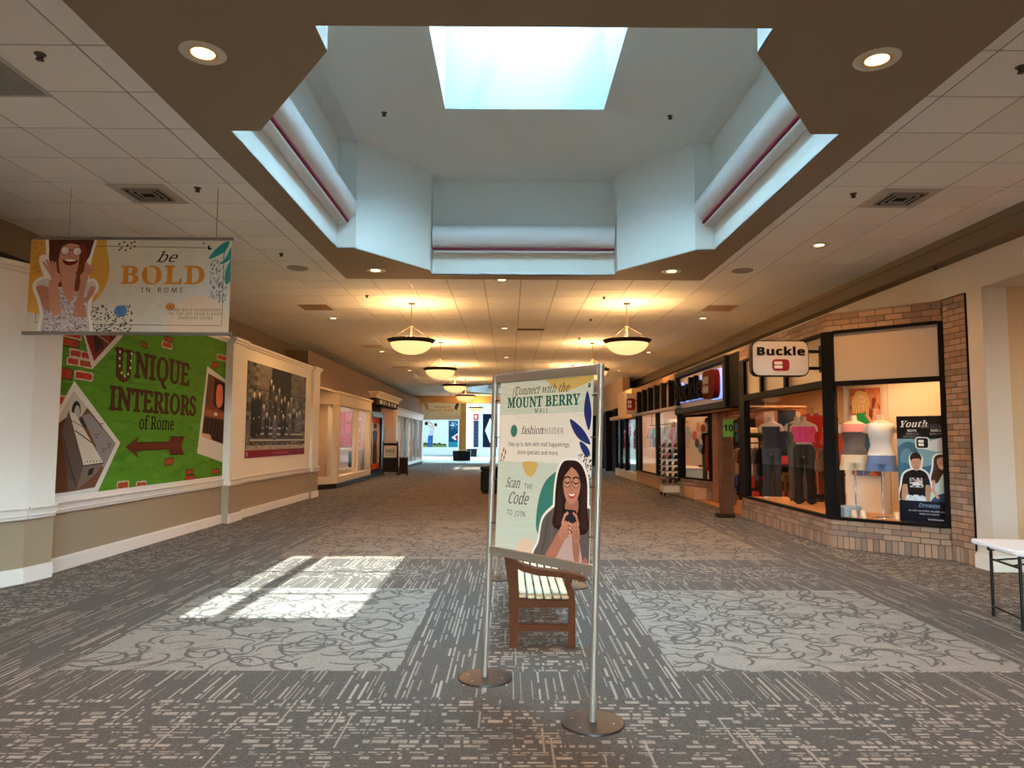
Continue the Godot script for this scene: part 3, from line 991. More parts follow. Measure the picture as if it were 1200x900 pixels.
func print_youth() -> Image:
	var p := Paint.new(580, 1440, 580, C(24, 24, 30))
	p.rect(0, 310, 580, 840, C(126, 168, 184))
	p.blob(P([-40, 500, 60, 380, 150, 350, 240, 420, 260, 700, 200, 820, -40, 900]), C(70, 106, 124))
	p.blob(P([40, 520, 120, 440, 200, 520, 240, 700, 60, 720]), C(98, 138, 152))
	p.blob(P([260, 420, 330, 360, 440, 330, 560, 300, 640, 420, 560, 480, 420, 470]), C(214, 220, 222))
	p.blob(P([-40, 700, 80, 640, 300, 690, 620, 640, 620, 1160, -40, 1160]), C(60, 112, 134))
	p.text("Youth", F_SERIFB, 120, 200, 150, C(238, 236, 232), 0.5, 0.95, 0.4)
	p.text("DENIM", F_BOLD, 84, 440, 172, C(92, 92, 100), 0.5, 0.95)
	p.text("BOYS", F_BOLD, 46, 190, 216, C(232, 230, 226), 0.5)
	p.text("SIZES 8-18", F_SANS, 34, 190, 256, C(190, 188, 186), 0.5)
	p.text("BOTTOMS 23-30", F_SANS, 30, 190, 292, C(190, 188, 186), 0.5)
	p.text("GIRLS", F_BOLD, 46, 480, 214, C(232, 230, 226), 0.5)
	p.text("SIZES 7-16", F_SANS, 34, 480, 256, C(190, 188, 186), 0.5)
	p.poly(rrect(226, 288, 396, 446, 34), C(236, 234, 230))
	p.poly(rrect(240, 300, 382, 434, 26), C(22, 22, 26))
	p.poly(rrect(262, 326, 330, 362, 10), C(236, 234, 230))
	p.poly(rrect(262, 372, 330, 408, 10), C(236, 234, 230))
	var white := C(238, 236, 232)
	var boyb := P([30, 1160, 40, 940, 70, 800, 150, 740, 220, 730, 300, 740, 360, 800, 390, 940, 380, 1160])
	var boyh := P([216, 520, 165, 560, 165, 650, 190, 720, 225, 745, 262, 720, 285, 650, 285, 560])
	var girlb := P([390, 1160, 420, 900, 440, 810, 500, 770, 600, 770, 620, 1160])
	var girlh := P([520, 520, 450, 560, 432, 700, 400, 860, 470, 900, 540, 780, 600, 760, 610, 560])
	for b in [boyb, boyh, girlb, girlh]:
		p.blob(b, white, 24)
	p.blob(boyb, C(28, 26, 30))
	p.blob(P([34, 1160, 46, 960, 90, 930, 110, 960, 110, 1160]), C(198, 146, 116))
	p.blob(P([330, 1160, 330, 960, 350, 930, 388, 960, 380, 1160]), C(190, 138, 108))
	p.rect(140, 840, 156, 130, C(206, 196, 196))
	p.dots(146, 846, 290, 964, 40, 6, 20, [C(170, 80, 110), C(70, 120, 130), C(230, 220, 216), C(60, 56, 70)])
	p.rect(180, 900, 76, 40, white)
	p.blob(boyh, C(208, 156, 126))
	p.blob(P([160, 610, 158, 540, 200, 500, 250, 500, 292, 546, 288, 612, 270, 580, 190, 584]), C(44, 32, 28))
	p.ell(202, 632, 10, 5, C(50, 36, 32))
	p.ell(250, 632, 10, 5, C(50, 36, 32))
	p.stroke(P([226, 640, 220, 668, 234, 670]), 5, C(170, 118, 94))
	p.stroke(P([206, 692, 228, 698, 250, 690]), 7, C(160, 84, 76))
	p.blob(girlb, C(196, 214, 206))
	p.blob(girlh, C(76, 50, 38))
	p.blob(P([520, 560, 482, 590, 484, 660, 510, 714, 544, 720, 576, 680, 584, 600, 560, 560]), C(214, 164, 136))
	p.ell(512, 632, 9, 5, C(52, 38, 32))
	p.ell(556, 626, 9, 5, C(52, 38, 32))
	p.blob(P([510, 676, 536, 682, 562, 668, 546, 698, 524, 700]), C(238, 226, 222))
	p.blob(P([400, 1160, 440, 1080, 520, 1040, 600, 1040, 620, 1160]), C(52, 74, 108))
	p.line(P([430, 880, 420, 1000, 470, 1090]), 34, C(210, 160, 132))
	p.dots(90, 1080, 330, 1160, 60, 10, 26, [C(222, 228, 230), C(200, 212, 218)])
	p.rect(0, 1150, 580, 290, C(24, 26, 42))
	p.text("Dreams", F_SERIF, 70, 360, 1230, C(150, 178, 200), 0.5, 1.0, 0.35)
	p.text("ALL KIDS, ALL STYLES, ALL SIZES, ALL", F_BOLD, 25, 330, 1290, C(214, 214, 216), 0.5)
	p.text("WORN, ALL SEASON", F_BOLD, 25, 360, 1330, C(214, 214, 216), 0.5)
	p.text("buckle.com", F_BOLD, 34, 440, 1400, white, 0.5)
	return p.done()

func print_rocks() -> Image:
	# tall fashion print: red rocks, a blonde figure in a green top
	var p := Paint.new(430, 1340, 320, C(176, 92, 58))
	for i in 60:
		p.blob([Vector2(p.rng.randf_range(-40, 430), p.rng.randf_range(-40, 1340)), Vector2(p.rng.randf_range(0, 430), p.rng.randf_range(0, 1340)), Vector2(p.rng.randf_range(0, 460), p.rng.randf_range(0, 1340))], [C(150, 72, 46), C(196, 112, 72), C(124, 56, 38), C(208, 134, 92)][i % 4])
	p.blob(P([50, 380, 34, 200, 90, 60, 170, 40, 240, 90, 276, 230, 262, 420, 220, 360, 120, 360]), C(206, 164, 96))
	for i in 12:
		p.stroke(P([150 + i * 3, 60, 60 + i * 16, 200, 56 + i * 18, 390]), 8, [C(226, 188, 122), C(180, 136, 72)][i % 2])
	p.blob(P([110, 200, 116, 120, 160, 96, 206, 120, 208, 200, 186, 270, 160, 296, 132, 270]), C(222, 168, 130))
	p.line(P([128, 176, 148, 176]), 7, C(80, 56, 44))
	p.line(P([172, 176, 192, 176]), 7, C(80, 56, 44))
	p.stroke(P([138, 240, 160, 250, 184, 238]), 9, C(176, 70, 66))
	p.rect(136, 280, 50, 110, C(210, 154, 118))
	p.blob(P([70, 500, 90, 400, 150, 380, 230, 400, 260, 520, 250, 700, 90, 700]), C(44, 150, 74))
	p.blob(P([80, 720, 250, 720, 270, 1000, 240, 1340, 180, 1340, 170, 1020, 150, 1340, 80, 1340]), C(58, 88, 124))
	p.line(P([240, 420, 320, 560, 360, 340]), 44, C(216, 160, 122))
	return p.done()

func print_golf() -> Image:
	var p := Paint.new(1040, 1220, 420, C(214, 222, 232))
	p.dots(0, 0, 1040, 900, 70, 30, 120, [C(222, 228, 236), C(206, 216, 228)])
	p.rect(0, 1120, 1040, 100, C(128, 138, 66))
	for i in 26:
		p.ell(p.rng.randf_range(0, 1040), p.rng.randf_range(1050, 1120), 60, 46, [C(66, 84, 44), C(86, 100, 52)][i % 2])
	p.blob(P([200, 1220, 210, 760, 260, 640, 420, 640, 430, 820, 400, 1220, 320, 1220, 310, 900, 280, 1220]), C(46, 92, 160))
	p.blob(P([250, 660, 290, 400, 330, 260, 470, 280, 490, 420, 420, 660]), C(198, 186, 204))
	p.line(P([330, 300, 210, 180, 160, 60, 260, 40]), 60, C(206, 160, 134))
	p.line(P([450, 300, 360, 150, 250, 60]), 56, C(206, 160, 134))
	p.ell(545, 190, 70, 84, C(70, 54, 52))
	p.ell(120, 130, 70, 90, C(36, 34, 40))
	p.line(P([180, 100, 560, 180]), 16, C(60, 60, 66))
	return p.done()

func print_simple(kind: int) -> Image:
	if kind == 0:   # blue stadium poster
		var p := Paint.new(400, 1200, 200, C(28, 62, 92))
		p.ell(200, 160, 170, 90, C(196, 210, 222))
		p.dots(0, 0, 400, 420, 40, 20, 60, [C(60, 96, 128), C(40, 78, 108)])
		p.poly(P([120, 760, 400, 560, 400, 860, 280, 880]), C(222, 222, 226))
		p.poly(P([260, 700, 400, 640, 400, 900, 330, 860]), C(182, 42, 56))
		p.rect(0, 960, 400, 240, C(40, 120, 130))
		return p.done()
	if kind == 1:   # white diamond on navy
		var p := Paint.new(600, 1600, 200, C(22, 26, 46))
		p.poly(P([300, 200, 540, 800, 300, 1400, 90, 800]), C(226, 230, 236))
		p.poly(P([300, 420, 460, 800, 300, 1180, 190, 800]), C(196, 206, 218))
		return p.done()
	if kind == 2:   # red sale card
		var p := Paint.new(400, 500, 160, C(188, 34, 48))
		p.text("SALE", F_BOLD, 130, 200, 230, C(240, 232, 228), 0.5)
		p.text("UP TO 50% OFF", F_BOLD, 44, 200, 320, C(240, 232, 228), 0.5)
		p.rect(40, 380, 320, 16, C(226, 160, 150))
		return p.done()
	if kind == 3:   # pale far banner with leaves
		var p := Paint.new(500, 250, 320, C(222, 218, 196))
		p.line(P([60, 30, 440, 30, 440, 210, 60, 210, 60, 30]), 3, C(170, 164, 140))
		p.text("welcome to", F_SERIF, 40, 250, 95, C(110, 104, 90), 0.5, 1.0, 0.3)
		p.text("MOUNT BERRY", F_SERIFB, 46, 250, 145, C(206, 150, 70), 0.5)
		p.text("MALL", F_SANS, 26, 250, 180, C(110, 104, 90), 0.5, 1.0, 0, 8)
		for i in 3:
			p.blob([Vector2(20 + i * 10, 60 + i * 30), Vector2(46 + i * 12, 20 + i * 22), Vector2(60 + i * 8, 60 + i * 26)], C(198, 158, 84))
			p.blob([Vector2(480 - i * 10, 60 + i * 30), Vector2(450 - i * 12, 20 + i * 22), Vector2(440 - i * 8, 60 + i * 26)], C(52, 60, 60))
		return p.done()
	if kind == 4:   # tall figure print
		var p := Paint.new(300, 1000, 150, C(216, 186, 150))
		p.rect(0, 0, 300, 120, C(196, 74, 52))
		p.blob(P([90, 420, 80, 300, 150, 250, 220, 300, 210, 520, 220, 900, 90, 900]), C(60, 60, 74))
		p.ell(150, 200, 46, 60, C(206, 160, 130))
		p.ell(150, 170, 52, 50, C(56, 40, 34))
		p.rect(0, 900, 300, 100, C(200, 80, 56))
		return p.done()
	if kind == 5:   # sandwich board notice
		var p := Paint.new(400, 420, 160, C(204, 190, 166))
		p.text("SGS", F_BOLD, 150, 200, 240, C(34, 32, 36), 0.5, 1.1)
		p.rect(60, 290, 280, 12, C(110, 100, 90))
		p.rect(90, 330, 220, 10, C(110, 100, 90))
		return p.done()
	# kind 6: blue mall map strip
	var p := Paint.new(300, 1000, 120, C(48, 56, 74))
	for i in 7:
		p.line([Vector2(0, 100 + i * 130), Vector2(300, 20 + i * 130)], 12, C(90, 104, 126))
	return p.done()

func carpet(px: int, x0: float, d0: float, size: float, near: bool) -> Image:
	# woven pattern, drawn in metres: dark ground with pale dashes, swirl panels and hatched fields
	var im := Image.create(px, px, false, Image.FORMAT_RGB8)
	var dark := C(74, 67, 61)
	var pale := C(136, 124, 112)
	var k := px / size
	var r := RandomNumberGenerator.new()
	r.seed = 21
	im.fill(dark)
	var all := Rect2i(0, 0, px, px)
	var R := func(xa: float, da: float, w: float, l: float, c: Color):
		im.fill_rect(Rect2i(int((xa - x0) * k), int((da - d0) * k), maxi(1, int(w * k)), maxi(1, int(l * k))).intersection(all), c)
	var tone := func(b: Color, v: float) -> Color:
		var f := 1.0 + r.randf_range(-v, v)
		return Color(b.r * f, b.g * f, b.b * f)
	# hatched fields of short blocks everywhere first
	var y := d0
	while y < d0 + size:
		var x := x0
		var hgt := [0.014, 0.022, 0.03, 0.045][r.randi() % 4] as float
		while x < x0 + size:
			var w := [0.02, 0.035, 0.05, 0.085][r.randi() % 4] as float
			if r.randf() < 0.55:
				R.call(x, y, w, hgt, tone.call(pale, 0.1))
			x += w + [0.012, 0.012, 0.03][r.randi() % 3]
		y += hgt + [0.010, 0.012, 0.018][r.randi() % 3]
	for i in int(2600 * size / 12.0):
		R.call(x0 + r.randf() * size, d0 + r.randf() * size, 0.016, r.randf_range(0.2, 0.5), dark if i % 3 else pale)
	# fields of long dashes running down the corridor
	var dash := func(xa: float, xb: float, da: float, db: float, fill: float):
		R.call(xa, da, xb - xa, db - da, dark)
		var xx := xa
		while xx < xb:
			var w := [0.010, 0.014, 0.022][r.randi() % 3] as float
			var yy := da - r.randf() * 0.4
			while yy < db:
				var l := r.randf_range(0.12, 0.6)
				if r.randf() < fill and yy + l > da:
					var ya := maxf(yy, da)
					R.call(xx, ya, w, minf(yy + l, db) - ya, tone.call(pale, 0.12))
				yy += l + r.randf_range(0.02, 0.12)
			xx += w + [0.012, 0.022, 0.034][r.randi() % 3]
	var swirl := func(xa: float, xb: float, da: float, db: float, ground: Color):
		R.call(xa, da, xb - xa, db - da, ground)
		var vein := ground * 0.6
		for i in int((xb - xa) * (db - da) * 14):
			var v := Vector2(r.randf_range(xa, xb - 0.2), r.randf_range(da, db - 0.12))
			R.call(v.x, v.y, r.randf_range(0.05, 0.2), r.randf_range(0.03, 0.12), ground * r.randf_range(0.9, 1.05))
		var lim := Rect2i(int((xa - x0) * k), int((da - d0) * k), int((xb - xa) * k), int((db - da) * k)).intersection(all)
		for i in int((xb - xa) * (db - da) * 48):
			var c := Vector2(r.randf_range(xa, xb), r.randf_range(da, db))
			var rr := r.randf_range(0.05, 0.30)
			var a0 := r.randf() * TAU
			var sweep := r.randf_range(1.2, 4.2)
			var sq := r.randf_range(0.45, 1.0)
			var rot := r.randf() * TAU
			var steps := int(rr * sweep * k * 1.5) + 4
			for t in steps:
				var f := float(t) / steps
				var a := a0 + sweep * f
				var v := c + (Vector2(cos(a), sin(a) * sq) * rr * (1.0 - 0.25 * f)).rotated(rot)
				var wd := maxi(1, int((0.013 + 0.011 * sin(PI * f)) * k))
				im.fill_rect(Rect2i(int((v.x - x0) * k), int((v.y - d0) * k), wd, wd).intersection(lim), vein)
	if near:
		dash.call(-4.1, -3.0, 4.3, 13.5, 0.5)
		dash.call(-3.0, 3.6, 4.36, 4.88, 0.62)
		dash.call(-0.75, -0.16, 4.4, 9.3, 0.6)
		dash.call(0.55, 1.13, 4.4, 9.3, 0.6)
		dash.call(-3.0, -0.75, 7.5, 8.0, 0.55)
		dash.call(-3.0, -0.75, 8.8, 9.3, 0.5)
		dash.call(1.13, 3.6, 7.45, 7.9, 0.55)
		dash.call(1.13, 3.6, 8.8, 9.3, 0.5)
		dash.call(3.55, 4.4, 4.4, 13.5, 0.5)
		swirl.call(-3.0, -0.75, 4.88, 7.5, C(126, 118, 109))
		swirl.call(1.13, 3.55, 4.9, 7.45, C(126, 118, 109))
		swirl.call(-3.0, 3.55, 9.3, 13.6, C(116, 102, 89))
	else:
		dash.call(-4.1, -3.0, d0, d0 + size, 0.5)
		dash.call(3.55, 4.4, d0, d0 + size, 0.5)
		swirl.call(-3.0, 3.55, d0, d0 + size, C(104, 88, 73))
	# tufted speckle
	var by := im.get_data()
	for i in range(0, by.size(), 3):
		var n := (r.randi() % 29) - 14
		by[i] = clampi(by[i] + n, 0, 255)
		by[i + 1] = clampi(by[i + 1] + n, 0, 255)
		by[i + 2] = clampi(by[i + 2] + n, 0, 255)
	return Image.create_from_data(px, px, false, Image.FORMAT_RGB8, by)

# ---------------------------------------------------------------- shell
const OX0 := -2.62
const OX1 := 3.08
const OH := 3.65

func flat(x0: float, x1: float, d0: float, d1: float, y: float, tx0: float, td0: float, size: float) -> SurfaceTool:
	var s := mb()
	var uv := func(x: float, d: float) -> Vector2: return Vector2((x - tx0) / size, (d - td0) / size)
	face(s, [V(x0, y, d0), V(x1, y, d0), V(x1, y, d1), V(x0, y, d1)], Vector3.UP, [uv.call(x0, d0), uv.call(x1, d0), uv.call(x1, d1), uv.call(x0, d1)])
	return s

func carpet_mat(im: Image) -> StandardMaterial3D:
	var m := print_mat(im, 0.95)
	m.texture_repeat = true
	m.rim_enabled = true
	m.rim = 0.15
	m.metallic_specular = 0.2
	return m

func shell():
	struct("floor", flat(-6.0, 6.0, 1.5, 13.5, 0.0, -6.0, 1.5, 12.0), carpet_mat(carpet(2048, -6.0, 1.5, 12.0, true)))
	var far_c := carpet_mat(carpet(1024, -6.0, 0.0, 12.0, false))
	struct("floor", flat(-6.0, 6.0, 13.5, 45.0, 0.0, -6.0, 0.0, 12.0), far_c)
	struct("floor", flat(-6.0, 6.0, -9.0, 1.5, 0.0, -6.0, 0.0, 12.0), far_c)
	struct("floor", flat(-13.0, 10.0, 45.0, 67.0, 0.0, 0, 0, 1), textured(186, 180, 172, 0.4, 0.05, 1.0, 0.02))
	struct("floor", bx(-13.2, 10.2, -0.25, -0.01, -9.2, 67.2), mat(90, 86, 84))
	struct("floor", flat(-9.2, -6.0, -9.0, 45.0, 0.0, 0, 0, 1), mat(120, 100, 84))
	struct("floor", flat(6.0, 10.0, -9.0, 45.0, 0.0, 0, 0, 1), mat(132, 106, 84))
	var shade := mat(188, 176, 160)
	struct("wall_left", bx(-9.4, -9.2, 0.0, 4.6, -9.2, 45.0), shade)
	struct("wall_right", bx(10.0, 10.2, 0.0, 4.6, -9.2, 67.2), shade)
	# the glazed entrance behind the camera
	struct("wall_back", bx(-9.4, -3.0, 0.0, 4.6, -9.2, -9.0), shade)
	struct("wall_back", bx(3.0, 10.2, 0.0, 4.6, -9.2, -9.0), shade)
	struct("wall_back", bx(-3.0, 3.0, 3.0, 4.6, -9.2, -9.0), shade)
	var w := struct_root("window_1")
	put("pane", bx(-3.0, 3.0, 0.0, 3.0, -9.12, -9.1), pane_mat(), w)
	for i in 5:
		put("mullion", bx(-3.05 + i * 1.5, -2.95 + i * 1.5, 0.0, 3.0, -9.16, -9.04), mat(70, 66, 62, 0.4, 0.6), w)
	# roof slab: everything but the two skylights and the court
	var roof := mat(120, 116, 110)
	for r in [[-9.4, OX0, -9.2, 45.0], [OX1, 10.2, -9.2, 45.0], [OX0, OX1, -9.2, 7.56 - OH], [OX0, OX1, 7.56 + OH, 37.0 - OH], [OX0, OX1, 37.0 + OH, 45.0]]:
		struct("ceiling", bx(r[0], r[1], 4.45, 4.7, r[2], r[3]), roof)

func piece_rects(x0: float, x1: float, d0: float, d1: float) -> Array:
	# a ceiling cell less the two soffits
	for dc in [7.56, 37.0]:
		var h0: float = dc - OH
		var h1: float = dc + OH
		if x1 > OX0 and x0 < OX1 and d1 > h0 and d0 < h1:
			var o := []
			if x0 < OX0:
				o.append([x0, OX0, d0, d1])
			if x1 > OX1:
				o.append([OX1, x1, d0, d1])
			var xa := maxf(x0, OX0)
			var xb := minf(x1, OX1)
			if d0 < h0:
				o.append([xa, xb, d0, h0])
			if d1 > h1:
				o.append([xa, xb, h1, d1])
			return o
	return [[x0, x1, d0, d1]]

func ceilings():
	var tile_m := textured(238, 234, 227, 0.95, 0.12, 2.4, 0.08)
	var tile_m2 := textured(233, 229, 222, 0.95, 0.12, 2.4, 0.08)
	var root := struct_root("ceiling")
	var cache := {}
	var joined := mb()
	var gridm := mb()
	var made := 0
	for j in range(-21, 62):
		var d0 := 4.502 + 0.632 * j
		var d1 := d0 + 0.632
		if d0 > 43.0:
			break
		for i in range(-11, 10):
			var x0 := maxf(0.182 + 0.61 * i, -6.04)
			var x1 := minf(0.182 + 0.61 * (i + 1), 5.54)
			if x1 - x0 < 0.02:
				continue
			for q in piece_rects(x0, x1, d0, d1):
				var sx: float = q[1] - q[0] - 0.012
				var sd: float = q[3] - q[2] - 0.012
				if sx < 0.02 or sd < 0.02:
					continue
				var c := V((q[0] + q[1]) / 2, CEIL + 0.012, (q[2] + q[3]) / 2)
				if d0 > 3.2 and d0 < 16.6 and made < 300:
					made += 1
					var key := "%.3f %.3f" % [sx, sd]
					if not cache.has(key):
						var s := mb()
						bbox(s, Vector3.ZERO, Vector3(sx, 0.024, sd), 0.005)
						cache[key] = s.commit()
					put("ceiling_tile", cache[key], tile_m if rng.randf() < 0.6 else tile_m2, root, c)
				else:
					box(joined, c, Vector3(sx, 0.024, sd))
	var far := put("far_ceiling_tiles", joined, tile_m, root)
	far.set_meta("kind", "stuff")
	# the suspension grid shows in the joints
	for i in range(-10, 10):
		for r in [[-9.0, 7.56 - OH], [7.56 - OH, 7.56 + OH], [7.56 + OH, 37.0 - OH], [37.0 - OH, 37.0 + OH], [37.0 + OH, 43.0]]:
			var x := 0.182 + 0.61 * i
			var hole: bool = absf(r[1] - r[0] - 2 * OH) < 0.01
			if hole and x > OX0 and x < OX1 or x > 5.54 or x < -6.04:
				continue
			box(gridm, V(x, CEIL + 0.008, (r[0] + r[1]) / 2), Vector3(0.03, 0.008, r[1] - r[0]))
	for j in range(-21, 61):
		var d := 4.502 + 0.632 * j
		var inside := absf(d - 7.56) < OH or absf(d - 37.0) < OH
		for r in ([[-6.04, OX0], [OX1, 5.54]] if inside else [[-6.04, 5.54]]):
			box(gridm, V((r[0] + r[1]) / 2, CEIL + 0.008, d), Vector3(r[1] - r[0], 0.008, 0.03))
	put("suspension_grid", gridm, mat(158, 152, 144, 0.5), root)
	put("plenum_board", bx(-6.04, 5.54, CEIL + 0.05, CEIL + 0.06, -9.0, 7.56 - OH), mat(60, 58, 56), root)
	# dark fascias down both sides of the ceiling
	var taupe := textured(112, 96, 78, 0.8, 0.05, 1.5, 0.02)
	struct("trim_1", bx(-6.7, -6.04, 3.74, 4.45, -9.0, 45.0), taupe)
	struct("trim_2", bx(5.54, 5.95, 3.84, 4.45, -9.0, 45.0), taupe)
	put("cove", bx(5.515, 5.545, 4.03, 4.13, -9.0, 45.0), taupe, self).set_meta("kind", "structure")
	struct("ceiling", bx(-9.2, -6.7, 3.9, 4.0, -9.0, 45.0), mat(96, 84, 72))
	struct("ceiling", bx(5.95, 10.0, 3.42, 3.5, -9.0, 8.55), mat(214, 196, 172))

func octagon(dc: float, main: bool):
	var x0 := 0.21
	var a := 1.42
	var b := 3.06
	var e := 3.35
	var c := 2.29
	var f := 2.54
	var g := 1.83
	var ol := P([c, -g, f, -g, f, g, c, g, a, b, a, e, -a, e, -a, b, -c, g, -f, g, -f, -g, -c, -g, -a, -b, -a, -e, a, -e, a, -b])
	for i in ol.size():
		ol[i] += Vector2(x0, dc)
	var lie := Transform3D(Basis(Vector3.RIGHT, Vector3(0, 0, -1), Vector3.UP), Vector3.ZERO)
	var soff := mb()
	var xs := [OX1 - x0, OX0 - x0]
	# four L-shaped quarters of the soffit plate
	var right: float = OX1
	var left: float = OX0
	for q in [[1, 1], [-1, 1], [-1, -1], [1, -1]]:
		var ex: float = right if q[0] > 0 else left
		var pts := [Vector2(x0, dc + q[1] * OH), Vector2(ex, dc + q[1] * OH), Vector2(ex, dc)]
		for v in [[f, 0], [f, g], [c, g], [a, b], [a, e], [0, e]]:
			pts.append(Vector2(x0 + q[0] * v[0], dc + q[1] * v[1]))
		prism(soff, pts, SOFF, SOFF + 0.015, lie)
	var paint := textured(146, 127, 104, 0.85, 0.05, 1.5, 0.02)
	struct("trim_3" if main else "trim_4", soff, paint)
	var white := textured(226, 227, 220, 0.9, 0.06, 1.2, 0.015)
	var ytop := 5.59
	var rim := 5.76
	var walls := struct_root("wall_skylight")
	for i in ol.size():
		var p: Vector2 = ol[i]
		var n: Vector2 = ol[(i + 1) % ol.size()]
		var s := mb()
		var mid := (p + n) / 2
		face(s, [V(p.x, SOFF + 0.001, p.y), V(n.x, SOFF + 0.001, n.y), V(n.x, ytop, n.y), V(p.x, ytop, p.y)], V(x0 - mid.x, 0, dc - mid.y))
		put("wall_face", s, white, walls)
	# enclosure outside, so that the sun enters through the glass alone
	for r in [[-2.9, OX0, -3.9, 3.9], [OX1, 3.36, -3.9, 3.9], [-2.9, 3.36, -3.9, -OH], [-2.9, 3.36, OH, 3.9]]:
		put("outer_wall", bx(r[0], r[1], 4.3, 5.9, dc + r[2], dc + r[3]), mat(150, 146, 140), walls)
	# the vault: flat slopes up to the rim of the shaft
	var sx0 := -0.84
	var sx1 := 1.195
	var sd0 := dc - 2.2
	var sd1 := dc + 1.24
	var vault := struct_root("ceiling")
	var S := [V(sx1, rim, sd0), V(sx1, rim, sd1), V(sx0, rim, sd1), V(sx0, rim, sd0)]
	var T := func(k: int) -> Vector3: return V(ol[k % 16].x, ytop, ol[k % 16].y)
	var facets := [
		[[T.call(0), T.call(1), T.call(2), T.call(3)], S[1], S[0]],
		[[T.call(4), T.call(5), T.call(6), T.call(7)], S[2], S[1]],
		[[T.call(8), T.call(9), T.call(10), T.call(11)], S[3], S[2]],
		[[T.call(12), T.call(13), T.call(14), T.call(15)], S[0], S[3]],
	]
	for k in 4:
		var q: Array = facets[k]
		var s := mb()
		var base: Array = q[0]
		for t in [[base[0], base[1], base[2]], [base[0], base[2], base[3]], [base[3], q[1], q[2]], [base[0], base[3], q[2]]]:
			face(s, t, Vector3.DOWN)
		put("vault_slope", s, white, vault)
		var nb: Array = facets[(k + 1) % 4][0]
		var s2 := mb()
		face(s2, [base[3], nb[0], q[1]], Vector3.DOWN)
		put("vault_corner", s2, white, vault)
	put("roof_board", bx(-2.9, sx0 - 0.02, 5.86, 5.96, dc - 3.9, dc + 3.9), mat(150, 146, 140), vault)
	put("roof_board", bx(sx1 + 0.02, 3.36, 5.86, 5.96, dc - 3.9, dc + 3.9), mat(150, 146, 140), vault)
	put("roof_board", bx(sx0 - 0.02, sx1 + 0.02, 5.86, 5.96, dc - 3.9, sd0 - 0.02), mat(150, 146, 140), vault)
	put("roof_board", bx(sx0 - 0.02, sx1 + 0.02, 5.86, 5.96, sd1 + 0.02, dc + 3.9), mat(150, 146, 140), vault)
	# the shaft and its glazing
	var top := 7.26
	var shaft := struct_root("wall_skylight")
	var grey := textured(104, 112, 116, 0.9, 0.06, 1.2, 0.015)
	put("shaft_wall", bx(sx0 - 0.15, sx0, rim, top, sd0 - 0.15, sd1 + 0.15), grey, shaft)
	put("shaft_wall", bx(sx1, sx1 + 0.15, rim, top, sd0 - 0.15, sd1 + 0.15), grey, shaft)
	put("shaft_wall", bx(sx0, sx1, rim, top, sd0 - 0.15, sd0), grey, shaft)
	put("shaft_wall", bx(sx0, sx1, rim, top, sd1, sd1 + 0.15), grey, shaft)
	var win := struct_root("window_2" if main else "window_3")
	var frame := mat(170, 176, 180, 0.5, 0.2)
	for bar in [[sx0, sx0 + 0.02], [-0.03, 0.10], [sx1 - 0.02, sx1]]:
		put("glazing_bar", bx(bar[0], bar[1], top - 0.06, top + 0.04, sd0, sd1), frame, win)
	for bd in [sd0 + 0.01, sd0 + 0.99, sd0 + 2.17, sd1 - 0.01]:
		put("glazing_bar", bx(sx0, sx1, top - 0.03, top + 0.03, bd - 0.025, bd + 0.025), frame, win)
	put("pane", bx(sx0, -0.03, top, top + 0.008, sd0, sd1), pane_mat(), win)
	put("pane", bx(0.10, sx1, top, top + 0.008, sd0, sd1), pane_mat(), win)
	# rolled white valances with a red stripe in the four niches
	var cloth := mat(222, 220, 218, 0.7)
	var red := mat(132, 24, 52, 0.6)
	var where := ["back niche", "left niche", "right niche", "front niche"]
	var runs := [[Vector2(-a, e), Vector2(a, e)], [Vector2(-f, -g), Vector2(-f, g)], [Vector2(f, g), Vector2(f, -g)], [Vector2(a, -e), Vector2(-a, -e)]]
	for k in (4 if main else 2):
		var A: Vector2 = runs[k][0] + Vector2(x0, dc)
		var B: Vector2 = runs[k][1] + Vector2(x0, dc)
		var t := thing("light_valance", "white rounded valance with dark red stripe, %s of the %s skylight" % [where[k], "near" if main else "far"], "valance")
		t.transform = along(A.x, A.y, B.x, B.y)
		var L := (B - A).length() - 0.02
		var sh := mb()
		var rows := []
		var cs := []
		for m in 15:
			var w := PI / 2 + (m / 14.0) * PI
			var y := 4.66 + 0.2 * sin(w)
			var z := 0.02 - 0.25 * cos(w) * (1.0 if m < 11 else 1.0)
			rows.append(PackedVector3Array([Vector3(0.02, y, z), Vector3(L, y, z)]))
			cs.append(Vector3(L / 2, 4.66, 0.0))
		grid(sh, rows, false, cs)
		for xx in [0.02, L]:
			var cap := []
			for r in rows:
				cap.append(Vector3(xx, r[0].y, r[0].z))
			face(sh, cap, Vector3(1 if xx > 1 else -1, 0, 0))
		put("rolled_cover", sh, cloth, t)
		put("red_stripe", lbx(0.02, L, 4.452, 4.478, 0.02, 0.16), red, t)
		put("lower_rail", lbx(0.02, L, 4.415, 4.45, 0.0, 0.14, 0.012), mat(216, 214, 210, 0.5), t)
		put("bracket", lbx(0.0, 0.02, 4.41, 4.85, 0.0, 0.05), cloth, t)

